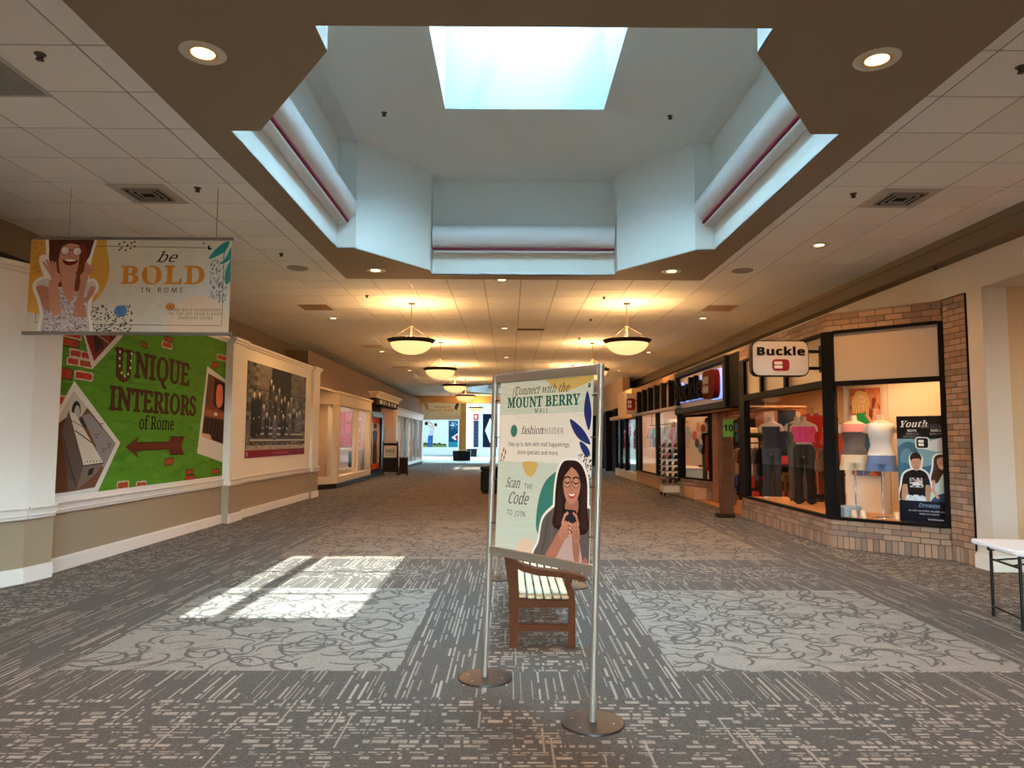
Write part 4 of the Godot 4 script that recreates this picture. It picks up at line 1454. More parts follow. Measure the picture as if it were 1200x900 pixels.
# ---------------------------------------------------------------- left side
func wall_section(ax: float, ad: float, b_x: float, bd: float, white: Material, taupe: Material):
	var r := struct_root("wall_left", along(ax, ad, b_x, bd))
	var L := span(ax, ad, b_x, bd)
	put("upper_wall", lbx(0, L, 0.68, 3.36, -0.3, 0), white, r)
	put("wainscot", lbx(0, L, 0, 0.68, -0.3, 0), taupe, r)
	var trim := mat(222, 214, 206, 0.5)
	var s := mb()
	addbx(s, 0, L, 0.67, 0.80, 0, 0.03, 0.006)
	addbx(s, 0, L, 0.775, 0.805, 0.025, 0.055, 0.008)
	addbx(s, 0, L, 0.70, 0.72, 0.025, 0.042, 0.006)
	put("chair_rail", s, trim, r)
	var s2 := mb()
	addbx(s2, -0.0, L, 0, 0.145, 0, 0.024, 0.004)
	addbx(s2, -0.0, L, 0.14, 0.165, 0, 0.016, 0.006)
	put("baseboard", s2, trim, r)
	var s3 := mb()
	addbx(s3, -0.03, L + 0.03, 3.34, 3.40, -0.3, 0.07, 0.012)
	addbx(s3, -0.01, L + 0.01, 3.30, 3.345, -0.3, 0.035, 0.008)
	put("cornice", s3, trim, r)

func left_side():
	var white := textured(230, 224, 216, 0.8, 0.06, 1.3, 0.015)
	var taupe := textured(154, 136, 112, 0.8, 0.06, 1.3, 0.015)
	wall_section(-5.95, 5.6, -5.15, 7.67, white, taupe)
	wall_section(-5.95, 1.0, -5.95, 5.6, white, taupe)
	wall_section(-5.15, 7.67, -5.09, 8.05, white, taupe)
	wall_section(-5.21, 8.05, -5.21, 13.0, white, taupe)
	wall_section(-5.08, 13.0, -5.08, 13.63, white, taupe)
	wall_section(-5.15, 13.63, -5.15, 18.4, white, taupe)
	wall_section(-5.08, 18.4, -5.08, 19.02, white, taupe)
	wall_section(-5.11, 19.02, -6.6, 19.02, white, taupe)
	struct("wall_left", bx(-6.6, -5.3, 3.3, 3.36, 1.0, 19.0), white)
	var m := put("wall_mural", sheet(4.9, 2.43), print_mat(print_mural(), 0.55))
	m.transform = along(-5.207, 8.08, -5.207, 13.0, 0.86)
	tag(m, "bright green painted-brick mural lettered UNIQUE INTERIORS of Rome with snapshots of furniture", "mural")
	var ph := put("wall_photograph", sheet(4.02, 1.92), print_mat(print_group(), 0.5))
	ph.transform = along(-5.147, 13.9, -5.147, 18.0, 1.145)
	tag(ph, "large black and white photograph of a group on stone steps with a burgundy strip", "photograph")
	# hanging banner
	var t := thing("hanging_banner", "cream banner reading be BOLD IN ROME hung from the ceiling before the left wall", "banner")
	t.transform = Transform3D(Basis(), V(-4.93, 0, 7.2))
	put("printed_fabric", sheet(2.06, 0.975), print_mat(print_banner(), 0.75), t, Vector3(0, 2.612, 0))
	var rail := mat(142, 136, 130, 0.35, 0.7)
	put("top_rail", lbx(-0.01, 2.08, 3.575, 3.605, -0.012, 0.02, 0.006), rail, t)
	put("bottom_rail", lbx(-0.04, 2.09, 2.585, 2.62, -0.014, 0.022, 0.006), rail, t)
	for x in [0.38, 1.9]:
		var s := mb()
		tube(s, [Vector3(x, 3.6, 0), Vector3(x, CEIL + 0.01, 0.0)], 0.003, 6)
		put("cord", s, mat(120, 116, 110), t)
	# first shop: cream display windows, set back
	var cream := textured(206, 190, 168, 0.8, 0.06, 1.3, 0.01)
	var kick := mat(34, 30, 28, 0.5)
	struct("wall_left", bx(-6.9, -5.42, 2.98, 3.9, 19.0, 45.0), textured(128, 104, 90, 0.85, 0.06, 1.3, 0.01))
	shop_window("window_4", -6.1, 20.7, -5.3, 22.05, 0.36, 2.57, [0.45], cream, kick)
	shop_window("window_5", -5.3, 22.05, -5.3, 27.35, 0.36, 2.57, [2.65, 3.2], cream, kick)
	# shop interior
	struct("wall_left", bx(-9.2, -5.4, 0.0, 2.98, 27.35, 27.5), mat(176, 150, 128))
	struct("wall_left", bx(-9.2, -6.6, 0.0, 3.4, 19.02, 19.2), mat(196, 170, 140))
	struct("wall_left", bx(-8.6, -8.45, 0.0, 2.98, 19.2, 27.35), mat(214, 196, 180))
	struct("ceiling", bx(-9.2, -5.35, 2.95, 3.0, 19.1, 45.0), mat(226, 214, 200))
	for i in 6:
		var o := put("red_board", lbx(0, 0.25, 0, 0.42, 0, 0.04, 0.01), mat(150, 34, 30, 0.6))
		o.position = V(-6.56 + (i % 2) * 0.27, 1.24 + 0.45 * (i / 2), 27.34)
		tag(o, "red board on the end wall seen through the cream shop window, %s row, %s column" % [["bottom", "middle", "top"][i / 2], ["left", "right"][i % 2]], "board")
	for i in 3:
		var o := put("framed_card", lbx(0, 0.3, 0, 0.3, 0, 0.03, 0.008), mat(190, 120, 110, 0.6))
		o.position = V(-5.98 + 0.02 * i, 1.3 + 0.42 * i, 27.34)
		tag(o, "pinkish card beside the red boards in the cream shop, %s one" % ["lowest", "middle", "topmost"][i], "card")
		put("white_print", lbx(0.06, 0.24, 0.08, 0.2, 0.03, 0.035), mat(222, 210, 204), o)
	var tb := thing("shop_counter", "white counter below the red boards in the cream shop window", "counter", V(-6.2, 0, 26.9))
	put("counter_top", lbx(-0.6, 0.6, 1.1, 1.15, -0.3, 0.3, 0.008), mat(222, 218, 212, 0.3), tb)
	put("counter_front", lbx(-0.56, 0.56, 0.0, 1.1, -0.26, 0.26), mat(190, 184, 178, 0.5), tb)
	put("shelf_edge", lbx(-0.57, 0.57, 0.62, 0.66, 0.26, 0.29), mat(150, 146, 140, 0.4), tb)
	put("shelf_edge", lbx(-0.57, 0.57, 0.36, 0.42, 0.26, 0.29), mat(232, 230, 226, 0.4), tb)
	var bag := put("shopping_bag", lbx(-0.13, 0.13, 0, 0.56, -0.07, 0.07, 0.01), mat(24, 22, 24))
	bag.position = V(-5.62, 0.5, 25.6)
	tag(bag, "black bag standing on a low plinth behind the cream shop's mullion", "bag")
	var pl := put("plinth", lbx(-0.2, 0.2, 0, 0.5, -0.2, 0.2, 0.01), mat(196, 186, 172))
	pl.position = V(-5.62, 0, 25.6)
	tag(pl, "pale low plinth carrying a black bag in the cream shop window", "plinth")
	var fig := put("tall_print", sheet(0.66, 1.95), print_mat(print_simple(4), 0.6))
	fig.transform = along(-6.35, 21.4, -5.8, 22.2, 0.42)
	tag(fig, "tall lit figure print in the cream shop's angled corner window", "print")
	for q in [[-6.6, 23.4], [-6.4, 26.2], [-6.6, 21.3]]:
		var bulb := put("ceiling_lamp", lbx(-0.2, 0.2, -0.02, 0.0, -0.2, 0.2), glow(Color(1, 0.84, 0.62), 6.0, "shoplamp"))
		bulb.position = V(q[0], 2.94, q[1])
		tag(bulb, "square glowing ceiling lamp inside the cream shop, %s" % ("nearest the corner window" if q[1] < 22 else ("at the middle" if q[1] < 25 else "by the red panels")), "lamp")
		panel_light("shop_light", V(q[0], 2.9, q[1]), 0.4, 0.4, 2.0, Color(1, 0.84, 0.64))
	# shop sign with a cream crown and a dark board
	var sg := thing("shop_sign", "dark shop sign with pale letters under a cream crown moulding over the left entrance", "sign")
	sg.transform = along(-5.22, 27.3, -5.22, 33.0)
	put("board", lbx(0.3, 5.5, 2.86, 3.12, -0.2, 0.06, 0.01), mat(58, 46, 44), sg)
	var crown := mb()
	addbx(crown, 0.1, 5.7, 3.12, 3.22, -0.2, 0.08, 0.01)
	addbx(crown, 0.0, 5.8, 3.22, 3.30, -0.2, 0.16, 0.02)
	addbx(crown, -0.06, 5.86, 3.30, 3.36, -0.2, 0.24, 0.015)
	put("crown_moulding", crown, mat(222, 206, 180, 0.6), sg)
	for q in [[0.9, 0.5], [1.7, 0.3], [2.3, 0.16], [2.9, 0.36], [3.7, 0.3], [4.4, 0.44]]:
		put("letter", lbx(q[0], q[0] + q[1], 2.91, 3.07, 0.06, 0.09, 0.01), mat(206, 196, 180), sg)
	# entrance with a dark frame and a lit print
	var dr := struct_root("door_1", along(-5.42, 27.6, -5.42, 31.0))
	put("door_frame", lbx(0, 0.3, 0, 2.55, -0.1, 0.05), mat(22, 20, 20, 0.4), dr)
	put("door_frame", lbx(2.4, 2.9, 0, 2.55, -0.1, 0.05), mat(22, 20, 20, 0.4), dr)
	put("door_frame", lbx(0, 2.9, 2.4, 2.6, -0.1, 0.05), mat(22, 20, 20, 0.4), dr)
	put("door_frame", lbx(0, 2.9, 0.0, 0.3, -0.1, 0.05), mat(22, 20, 20, 0.4), dr)
	var dp := put("door_print", sheet(2.1, 2.1), print_mat(print_simple(4), 0.6))
	dp.transform = along(-5.46, 27.9, -5.46, 31.0, 0.3)
	tag(dp, "tall pale figure print inside the black door frame below the dark shop sign", "print")
	struct("wall_left", bx(-5.7, -5.44, 0.0, 2.98, 30.4, 33.4), mat(180, 142, 112))
	struct("wall_left", bx(-5.8, -5.5, 0.0, 2.98, 27.4, 30.5), mat(60, 50, 46))
	# white shop farther down
	var cold := textured(222, 214, 208, 0.7, 0.06, 1.3, 0.01)
	shop_window("window_6", -5.3, 33.4, -5.3, 43.6, 0.3, 2.62, [2.4, 4.4, 6.0, 7.6], cold, kick)
	struct("wall_left", bx(-7.4, -7.3, 0.0, 2.98, 33.4, 43.4), mat(224, 214, 206))
	struct("wall_left", bx(-9.2, -5.3, 0.0, 4.45, 43.6, 43.8), mat(226, 222, 216))
	for q in [[34.2, 1.5, 190, 120, 110, "pink"], [36.6, 1.2, 176, 140, 84, "gold"], [39.6, 1.4, 120, 170, 184, "pale blue"], [41.6, 1.2, 214, 206, 200, "white"]]:
		var dpn := thing("window_drape", "%s drape hanging in the white shop's long window" % q[5], "drape", V(-6.0, 0, q[0]))
		var s := mb()
		var rows := []
		for k in 2:
			var ln := PackedVector3Array()
			for i in 25:
				ln.append(Vector3(0.05 * sin(i * 1.6), 0.02 + k * 2.9, -q[1] * i / 24.0))
			rows.append(ln)
		grid(s, rows, false, [Vector3(-5, 1, 0), Vector3(-5, 1, 0)])
		put("cloth", s, mat(q[2], q[3], q[4]), dpn)
		put("rail", lbx(-0.02, 0.02, 2.91, 2.95, -q[1], 0), mat(150, 146, 140, 0.4, 0.6), dpn)
	for d in [35.5, 40.5]:
		var bulb := put("ceiling_lamp", lbx(-0.2, 0.2, -0.02, 0.0, -0.2, 0.2), glow(Color(1, 0.84, 0.62), 6.0, "shoplamp"))
		bulb.position = V(-6.2, 2.94, d)
		tag(bulb, "square glowing ceiling lamp inside the white shop, %s end" % ("near" if d < 38 else "far"), "lamp")
		panel_light("shop_light", V(-6.2, 2.9, d), 0.4, 0.4, 2.5, Color(1, 0.9, 0.78))
	# sandwich boards
	var s1 := sandwich("dark sandwich board with a tan printed card, left of the smaller board", -5.3, -4.66, 29.9, 1.42)
	var card := put("card", sheet(0.54, 0.5), print_mat(print_simple(5)), s1, Vector3(0.05, 0.74, 0.03))
	card.rotation.x = -0.12
	put("crest", lbx(0.04, 0.6, 1.36, 1.44, -0.18, -0.1, 0.01), mat(206, 186, 156), s1)
	sandwich("smaller plain dark sandwich board beside the one with a card", -4.58, -4.22, 29.7, 0.78)

func sandwich(label: String, x0: float, x1: float, d: float, h: float) -> Node3D:
	var t := thing("sandwich_board", label, "signboard")
	t.transform = Transform3D(Basis(), V(x0, 0, d))
	var w := x1 - x0
	var b := Basis(Vector3.RIGHT, -0.12)
	for sgn in [1.0, -1.0]:
		var bb := Basis(Vector3.RIGHT, -0.12 * sgn)
		var s := mb()
		bbox(s, Vector3(w / 2, h * 0.52, -0.1 + sgn * 0.085), Vector3(w - 0.06, h * 0.86, 0.02), 0.004, bb)
		put("panel", s, mat(38, 28, 26, 0.6), t)
		for x in [0.025, w - 0.025]:
			var s2 := mb()
			tube(s2, [Vector3(x, 0, -0.1 + sgn * (0.085 + 0.06 * h)), Vector3(x, h, -0.1 + sgn * 0.02)], 0.022, 6)
			put("leg", s2, mat(52, 36, 32, 0.6), t)
	return t

func shop_window(called: String, ax: float, ad: float, b_x: float, bd: float, y0: float, y1: float, bars: Array, m: Material, kick: Material):
	var r := struct_root(called, along(ax, ad, b_x, bd))
	var L := span(ax, ad, b_x, bd)
	put("kick_plate", lbx(0, L, 0, 0.15, -0.18, -0.02), kick, r)
	put("sill", lbx(0, L, 0.15, y0, -0.2, 0, 0.01), m, r)
	put("header", lbx(0, L, y1, 2.93, -0.2, 0, 0.01), m, r)
	put("cornice", lbx(-0.02, L + 0.02, 2.92, 3.0, -0.2, 0.06, 0.015), m, r)
	put("post", lbx(0, 0.25, y0, y1, -0.2, 0.002, 0.008), m, r)
	put("post", lbx(L - 0.25, L, y0, y1, -0.2, 0.002, 0.008), m, r)
	for x in bars:
		if x > 0.3 and x < L - 0.3:
			put("mullion", lbx(x - 0.03, x + 0.03, y0, y1, -0.14, -0.04, 0.006), m, r)
	put("pane", lbx(0.25, L - 0.25, y0, y1, -0.1, -0.09), pane_mat(), r)

# ---------------------------------------------------------------- brickwork
var brick_tones := []
func brickwork(parent: Node, L: float, y0: float, y1: float, soldier: float, joined := false, cap := false):
	if brick_tones.is_empty():
		for c in [[152, 120, 99], [164, 129, 104], [140, 112, 96], [158, 132, 114], [130, 106, 92]]:
			brick_tones.append(textured(c[0], c[1], c[2], 0.9, 0.09, 3.0, 0.05))
	put("mortar_bed", lbx(0, L, y0, y1, -0.11, -0.008), textured(92, 78, 68, 0.95, 0.09, 3.0, 0.03), parent)
	var all := mb()
	var one := func(xa: float, xb: float, ya: float, yb: float):
		var w := xb - xa - 0.01
		var h := yb - ya - 0.01
		if w < 0.02 or h < 0.02:
			return
		var c := Vector3((xa + xb) / 2, (ya + yb) / 2, -0.05 + rng.randf_range(-0.002, 0.002))
		if joined:
			box(all, c, Vector3(w, h, 0.1))
			return
		var key := "brick %.3f %.3f" % [w, h]
		if not mats.has(key):
			var s := mb()
			bbox(s, Vector3.ZERO, Vector3(w, h, 0.1), 0.005)
			mats[key] = s.commit()
		put("brick", mats[key], brick_tones[rng.randi() % 5], parent, c)
	var y := y0
	if soldier > 0:
		var n := int(round(L / 0.08))
		for i in n:
			one.call(L * i / n, L * (i + 1) / n, y, y + soldier)
		y += soldier
	var rows := maxi(1, int(round((y1 - y) / 0.078)))
	var ch := (y1 - y) / rows
	for r in rows:
		var x := 0.0 if r % 2 == 0 else -0.115
		while x < L - 0.001:
			one.call(maxf(x, 0.0), minf(x + 0.23, L), y + r * ch, y + (r + 1) * ch)
			x += 0.23
	if joined:
		put("brick_courses", all, brick_tones[1], parent).set_meta("kind", "stuff")

# ---------------------------------------------------------------- clothes and figures
func bust(parent: Node, at: Vector3, m: Material, called := "mannequin_body"):
	var s := mb()
	var y := at.y
	var q := []
	for k in [[-0.03, 0.10, 0.07], [0.0, 0.150, 0.105], [0.1, 0.172, 0.12], [0.24, 0.126, 0.095], [0.34, 0.138, 0.1], [0.44, 0.162, 0.118], [0.51, 0.168, 0.1], [0.565, 0.15, 0.075], [0.595, 0.09, 0.06], [0.615, 0.052, 0.05], [0.69, 0.046, 0.046]]:
		q.append([at + Vector3(0, k[0], 0), k[1], k[2]])
	loft(s, q, 18)
	for sg in [-1.0, 1.0]:
		tube(s, [at + Vector3(0.14 * sg, 0.53, 0), at + Vector3(0.178 * sg, 0.49, 0), at + Vector3(0.19 * sg, 0.42, 0.0)], [0.05, 0.052, 0.046], 10)
	put(called, s, m, parent)

func top_cloth(parent: Node, at: Vector3, m: Material, y0: float, y1: float, called := "top", puff := 0.012, ruffle := 0.0):
	var s := mb()
	var q := []
	for k in [[0.0, 0.168, 0.115], [0.1, 0.172, 0.12], [0.24, 0.126, 0.095], [0.34, 0.138, 0.1], [0.44, 0.162, 0.118], [0.51, 0.168, 0.1], [0.56, 0.154, 0.078]]:
		if k[0] >= y0 - 0.001 and k[0] <= y1 + 0.001:
			q.append([at + Vector3(0, k[0], 0), k[1] + puff + ruffle * (1.0 if q.size() % 2 == 0 else 0.2), k[2] + puff + ruffle])
	loft(s, q, 20)
	put(called, s, m, parent)

func shorts(parent: Node, at: Vector3, m: Material):
	var s := mb()
	loft(s, [[at + Vector3(0, 0.2, 0), 0.14, 0.108], [at + Vector3(0, 0.1, 0), 0.184, 0.132], [at + Vector3(0, -0.02, 0), 0.192, 0.135]], 20)
	for sg in [-1.0, 1.0]:
		loft(s, [[at + Vector3(0.09 * sg, 0.0, 0), 0.1, 0.128], [at + Vector3(0.1 * sg, -0.07, 0), 0.108, 0.125], [at + Vector3(0.105 * sg, -0.13, 0), 0.112, 0.122]], 14)
	put("shorts", s, m, parent)

func trousers(parent: Node, at: Vector3, m: Material):
	var s := mb()
	loft(s, [[at + Vector3(0, 0.2, 0), 0.138, 0.106], [at + Vector3(0, 0.1, 0), 0.18, 0.126], [at + Vector3(0, -0.02, 0), 0.182, 0.125]], 18)
	for sg in [-1.0, 1.0]:
		loft(s, [[at + Vector3(0.085 * sg, 0.0, 0), 0.095, 0.115], [at + Vector3(0.09 * sg, -0.25, 0.01), 0.078, 0.085], [at + Vector3(0.095 * sg, -0.42, 0.02), 0.062, 0.068], [at + Vector3(0.1 * sg, -0.62, 0.0), 0.064, 0.07], [at + Vector3(0.105 * sg, -0.82, 0.0), 0.078, 0.09]], 14)
	put("trousers", s, m, parent)

func feet(parent: Node, at: Vector3, m: Material):
	for sg in [-1.0, 1.0]:
		var s := mb()
		loft(s, [[at + Vector3(0.105 * sg, 0.0, 0.03), 0.045, 0.1], [at + Vector3(0.105 * sg, 0.03, 0.02), 0.045, 0.09], [at + Vector3(0.105 * sg, 0.07, -0.02), 0.035, 0.04], [at + Vector3(0.105 * sg, 0.14, -0.03), 0.032, 0.034]], 12)
		put("shoe", s, m, parent)

func hanger_garment(label: String, at: Vector3, turn: float, m: Material, kind: int, group := "") -> Node3D:
	# a shirt or jeans on a hanger, hung from y = 0
	var t := thing("hanging_garment", label, "garment", at, turn, group)
	var s := mb()
	if kind == 0:
		prism(s, P([-0.05, -0.08, -0.2, -0.14, -0.29, -0.42, -0.21, -0.45, -0.17, -0.3, -0.18, -0.72, 0.18, -0.72, 0.17, -0.3, 0.21, -0.45, 0.29, -0.42, 0.2, -0.14, 0.05, -0.08, 0.0, -0.12]), -0.03, 0.03)
	else:
		prism(s, P([-0.18, -0.1, -0.2, -0.5, -0.19, -1.02, -0.03, -1.02, 0.0, -0.5, 0.03, -1.02, 0.19, -1.02, 0.2, -0.5, 0.18, -0.1]), -0.025, 0.025)
	put("cloth", s, m, t)
	var h := mb()
	tube(h, [Vector3(0, 0.03, 0), Vector3(0.02, 0.0, 0), Vector3(0, -0.05, 0)], 0.005, 6)
	tube(h, [Vector3(-0.19, -0.12, 0), Vector3(0, -0.06, 0), Vector3(0.19, -0.12, 0)], 0.006, 6)
	put("hanger", h, mat(40, 36, 34, 0.4), t)
	return t

func rack(label: String, at: Vector3, turn: float, L: float, h: float) -> Node3D:
	var t := thing("clothes_rack", label, "rack", at, turn)
	var m := mat(52, 48, 46, 0.4, 0.8)
	for z in [-L / 2, L / 2]:
		var s := mb()
		tube(s, [Vector3(0, 0.03, z), Vector3(0, h, z)], 0.014, 8)
		put("post", s, m, t)
		put("foot", lbx(-0.22, 0.22, 0.0, 0.03, z - 0.015, z + 0.015, 0.006), m, t)
	var b := mb()
	tube(b, [Vector3(0, h, -L / 2), Vector3(0, h, L / 2)], 0.014, 8)
	put("bar", b, m, t)
	return t

# ---------------------------------------------------------------- right side
func emblem(parent: Node, at: Vector3, w: float, h: float, dz: float, red: Material, white: Material):
	var s := mb()
	prism(s, rrect(-w / 2, -h / 2, w / 2, h / 2, minf(w, h) * 0.3), 0, dz)
	var em := put("emblem", s, red, parent, at)
	for sg in [-1.0, 1.0]:
		var b := mb()
		prism(b, rrect(-w * 0.40, sg * h * 0.17 - h * 0.13, w * 0.08, sg * h * 0.17 + h * 0.13, h * 0.07), dz, dz + 0.006)
		put("emblem_bar", b, white, em)

func right_side():
	var white := textured(206, 196, 186, 0.8, 0.06, 1.3, 0.015)
	var tan_ := textured(196, 170, 140, 0.8, 0.06, 1.3, 0.015)
	var black := mat(20, 18, 18, 0.6)
	# plain wall above, white pilaster and the tan alcove
	struct("wall_right", bx(5.75, 5.95, 3.42, 3.9, -9.0, 45.0), white)
	struct("wall_right", bx(5.75, 6.05, 0.0, 3.43, 8.52, 8.82), white)
	var pb := mb()
	box(pb, V(5.88, 0.08, 8.67), Vector3(0.3, 0.16, 0.34))
	box(pb, V(5.88, 0.172, 8.67), Vector3(0.28, 0.024, 0.32))
	struct("baseboard_right", pb, mat(216, 208, 200, 0.5))
	struct("wall_right", bx(5.95, 10.0, 0.0, 3.43, 8.54, 8.7), tan_)
	struct("baseboard_right", bx(6.0, 10.0, 0.0, 0.14, 8.515, 8.545), mat(208, 200, 192, 0.5))
	var al := put("ceiling_lamp", lbx(-0.3, 0.3, -0.02, 0.0, -0.3, 0.3), glow(Color(1, 0.84, 0.62), 6.0, "shoplamp"))
	al.position = V(7.6, 3.42, 6.6)
	tag(al, "square glowing ceiling lamp inside the tan alcove on the right", "lamp")
	panel_light("alcove_light", V(7.6, 3.38, 6.6), 0.6, 0.6, 3.0, Color(1, 0.8, 0.58))
	var ax := thing("exit_sign", "red lit exit sign on the white wall above the tan alcove", "sign")
	ax.transform = along(5.75, 7.72, 5.75, 7.4)
	put("housing", lbx(0, 0.34, 3.50, 3.70, 0, 0.05, 0.01), mat(150, 24, 26, 0.5), ax)
	lettering("EXIT", F_BOLD, 0.16, 0.01, glow(Color(1, 0.2, 0.16), 2.0, "exit"), ax, Vector3(0.17, 3.6, 0.055))
	# ---- brick pier and the diagonal window
	var pier := struct_root("wall_pier", along(5.735, 9.3, 5.745, 8.83))
	brickwork(pier, 0.47, 0.0, 3.40, 0.2)
	struct("wall_pier", bx(5.86, 6.3, 0.0, 3.40, 8.83, 9.4), mat(60, 52, 48))
	struct("trim_5", bx(5.735, 5.8, 0.2, 3.4, 8.815, 8.835), mat(20, 18, 18))
	var A := [4.655, 10.357, 5.735, 9.3]
	var L := span(A[0], A[1], A[2], A[3])
	var base := struct_root("wall_diagonal", along(A[0], A[1], A[2], A[3]))
	brickwork(base, L, 0.0, 0.41, 0.18)
	var fr := struct_root("wall_diagonal", along(A[0], A[1], A[2], A[3]))
	brickwork(fr, L, 3.13, 3.38, 0.0)
	var w7 := struct_root("window_7", along(A[0], A[1], A[2], A[3]))
	put("corner_post", lbx(-0.07, 0.10, 0.41, 3.13, -0.12, 0.03, 0.01), black, w7)
	put("end_post", lbx(L - 0.06, L, 0.41, 3.13, -0.08, 0.015, 0.006), black, w7)
	put("bottom_rail", lbx(0.1, L - 0.06, 0.405, 0.445, -0.08, 0.02, 0.006), black, w7)
	put("transom", lbx(0.1, L - 0.06, 2.33, 2.40, -0.08, 0.02, 0.006), black, w7)
	put("top_rail", lbx(0.1, L - 0.06, 3.10, 3.14, -0.08, 0.02, 0.006), black, w7)
	put("pane", lbx(0.1, L - 0.06, 0.445, 2.33, -0.05, -0.04), pane_mat(), w7)
	put("upper_panel", lbx(0.1, L - 0.06, 2.40, 3.10, -0.06, -0.04), mat(186, 164, 142, 0.12), w7)
	# ---- facade along the corridor
	var B := [4.655, 14.3, 4.655, 10.357]
	var LB := span(B[0], B[1], B[2], B[3])
	var fb := struct_root("wall_facade", along(B[0], B[1], B[2], B[3]))
	brickwork(fb, LB, 0.0, 0.41, 0.18)
	var ff := struct_root("wall_facade", along(B[0], B[1], B[2], B[3]))
	brickwork(ff, LB, 3.13, 3.38, 0.0)
	var w8 := struct_root("window_8", along(B[0], B[1], B[2], B[3]))
	put("end_post", lbx(0.0, 0.30, 0.41, 3.13, -0.1, 0.02, 0.008), black, w8)
	put("bottom_rail", lbx(0.3, LB - 0.06, 0.405, 0.445, -0.08, 0.02, 0.006), black, w8)
	put("transom", lbx(0.3, LB - 0.06, 2.31, 2.43, -0.08, 0.02, 0.006), black, w8)
	put("top_rail", lbx(0.3, LB - 0.06, 3.09, 3.14, -0.08, 0.02, 0.006), black, w8)
	for x in [1.22, 2.38]:
		put("mullion", lbx(x - 0.05, x + 0.05, 2.43, 3.09, -0.08, 0.02, 0.006), black, w8)
	put("upper_panel", lbx(0.3, LB - 0.06, 2.43, 3.09, -0.06, -0.04), mat(150, 128, 108, 0.2), w8)
	put("pane", lbx(0.3, LB - 0.06, 0.445, 2.31, -0.05, -0.04), pane_mat(), w8)
	var lie := Transform3D(Basis(Vector3.RIGHT, Vector3(0, 0, -1), Vector3.UP), Vector3.ZERO)
	var bay := mb()
	prism(bay, P([4.74, 10.41, 5.80, 9.38, 5.95, 9.38, 5.95, 31.0, 4.74, 31.0]), 3.38, 3.42, lie)
	struct("ceiling", bay, mat(150, 130, 110))
	# ---- projecting sign on two arms
	var bs := thing("blade_sign", "pale rounded hanging sign lettered Buckle with a red emblem, on two black arms", "sign", V(3.99, 2.745, 10.45))
	var sb := mb()
	prism(sb, rrect(-0.42, -0.265, 0.42, 0.265, 0.105), -0.06, 0.06)
	put("rim", sb, black, bs)
	var sf := mb()
	prism(sf, rrect(-0.405, -0.25, 0.405, 0.25, 0.095), 0.06, 0.075)
	put("face", sf, mat(196, 184, 172, 0.5), bs)
	var heavy := FontVariation.new()
	heavy.base_font = F_BOLD
	heavy.variation_embolden = 0.35
	lettering("Buckle", heavy, 0.165, 0.012, mat(20, 18, 18, 0.5), bs, Vector3(0.0, 0.10, 0.08), 1.36)
	emblem(bs, Vector3(0.0, -0.10, 0.074), 0.25, 0.17, 0.01, mat(140, 26, 40, 0.4), mat(214, 200, 190, 0.5))
	for y in [0.11, -0.14]:
		put("arm", lbx(0.41, 0.68, y - 0.022, y + 0.022, -0.02, 0.02, 0.005), black, bs)
	put("wall_plate", lbx(0.61, 0.66, -0.2, 0.2, -0.05, 0.05, 0.008), black, bs)
	# ---- big box sign over the entrance
	var S := [4.60, 19.75, 4.60, 15.1]
	var LS := span(S[0], S[1], S[2], S[3])
	var bg := thing("entrance_sign", "black framed box sign with black Buckle letters haloed in blue light and a red emblem", "sign")
	bg.transform = along(S[0], S[1], S[2], S[3])
	var fm := mb()
	addbx(fm, 0, LS, 2.22, 2.38, -0.32, 0, 0.02)
	addbx(fm, 0, LS, 3.22, 3.36, -0.32, 0, 0.02)
	addbx(fm, 0, 0.2, 2.38, 3.22, -0.32, 0, 0.02)
	addbx(fm, LS - 0.2, LS, 2.38, 3.22, -0.32, 0, 0.02)
	addbx(fm, 0.1, LS - 0.1, 2.3, 3.3, -0.32, -0.14)
	put("frame", fm, black, bg)
	put("face", lbx(0.2, LS - 0.2, 2.38, 3.22, -0.14, -0.12), mat(176, 150, 130, 0.4), bg)
	var blue := glow(Color(0.45, 0.62, 1.0), 0.7, "halo")
	var t1 := lettering("Buckle", heavy, 0.72, 0.10, mat(14, 13, 13, 0.85), bg, Vector3(1.66, 2.79, 0.03), 1.20)
	t1.name = "letters"
	var t2 := lettering("Buckle", heavy, 0.73, 0.02, blue, bg, Vector3(1.72, 2.79, -0.085), 1.22, "halo_light")
	var hb := mb()
	prism(hb, rrect(3.18, 2.46, 4.22, 3.14, 0.2), -0.115, -0.095)
	put("halo_light", hb, blue, bg)
	emblem(bg, Vector3(3.62, 2.80, -0.06), 0.98, 0.64, 0.14, mat(88, 18, 18, 0.85), mat(60, 14, 16, 0.4))
	# ---- entrance: soffit, posts, angled window
	struct("ceiling", bx(4.7, 6.0, 2.2, 2.24, 14.3, 19.5), mat(200, 160, 124))
	struct("wall_facade", bx(4.95, 5.15, 2.2, 3.4, 14.3, 19.9), mat(26, 24, 24))
	struct("wall_facade", bx(4.70, 4.95, 2.2, 3.36, 14.3, 15.1), mat(28, 26, 26))
	var D := [4.66, 19.45, 5.14, 17.8]
	var LD := span(D[0], D[1], D[2], D[3])
	var ab := struct_root("wall_angled", along(D[0], D[1], D[2], D[3]))
	brickwork(ab, LD, 0.0, 0.50, 0.24)
	var w9 := struct_root("window_9", along(D[0], D[1], D[2], D[3]))
	put("post", lbx(-0.05, 0.14, 0.5, 2.22, -0.1, 0.02, 0.006), black, w9)
	put("post", lbx(LD - 0.26, LD, 0.5, 2.22, -0.1, 0.02, 0.006), black, w9)
	put("top_rail", lbx(0.1, LD - 0.2, 2.14, 2.22, -0.08, 0.02, 0.006), black, w9)
	put("sill", lbx(0.0, LD, 0.5, 0.54, -0.1, 0.03, 0.006), black, w9)
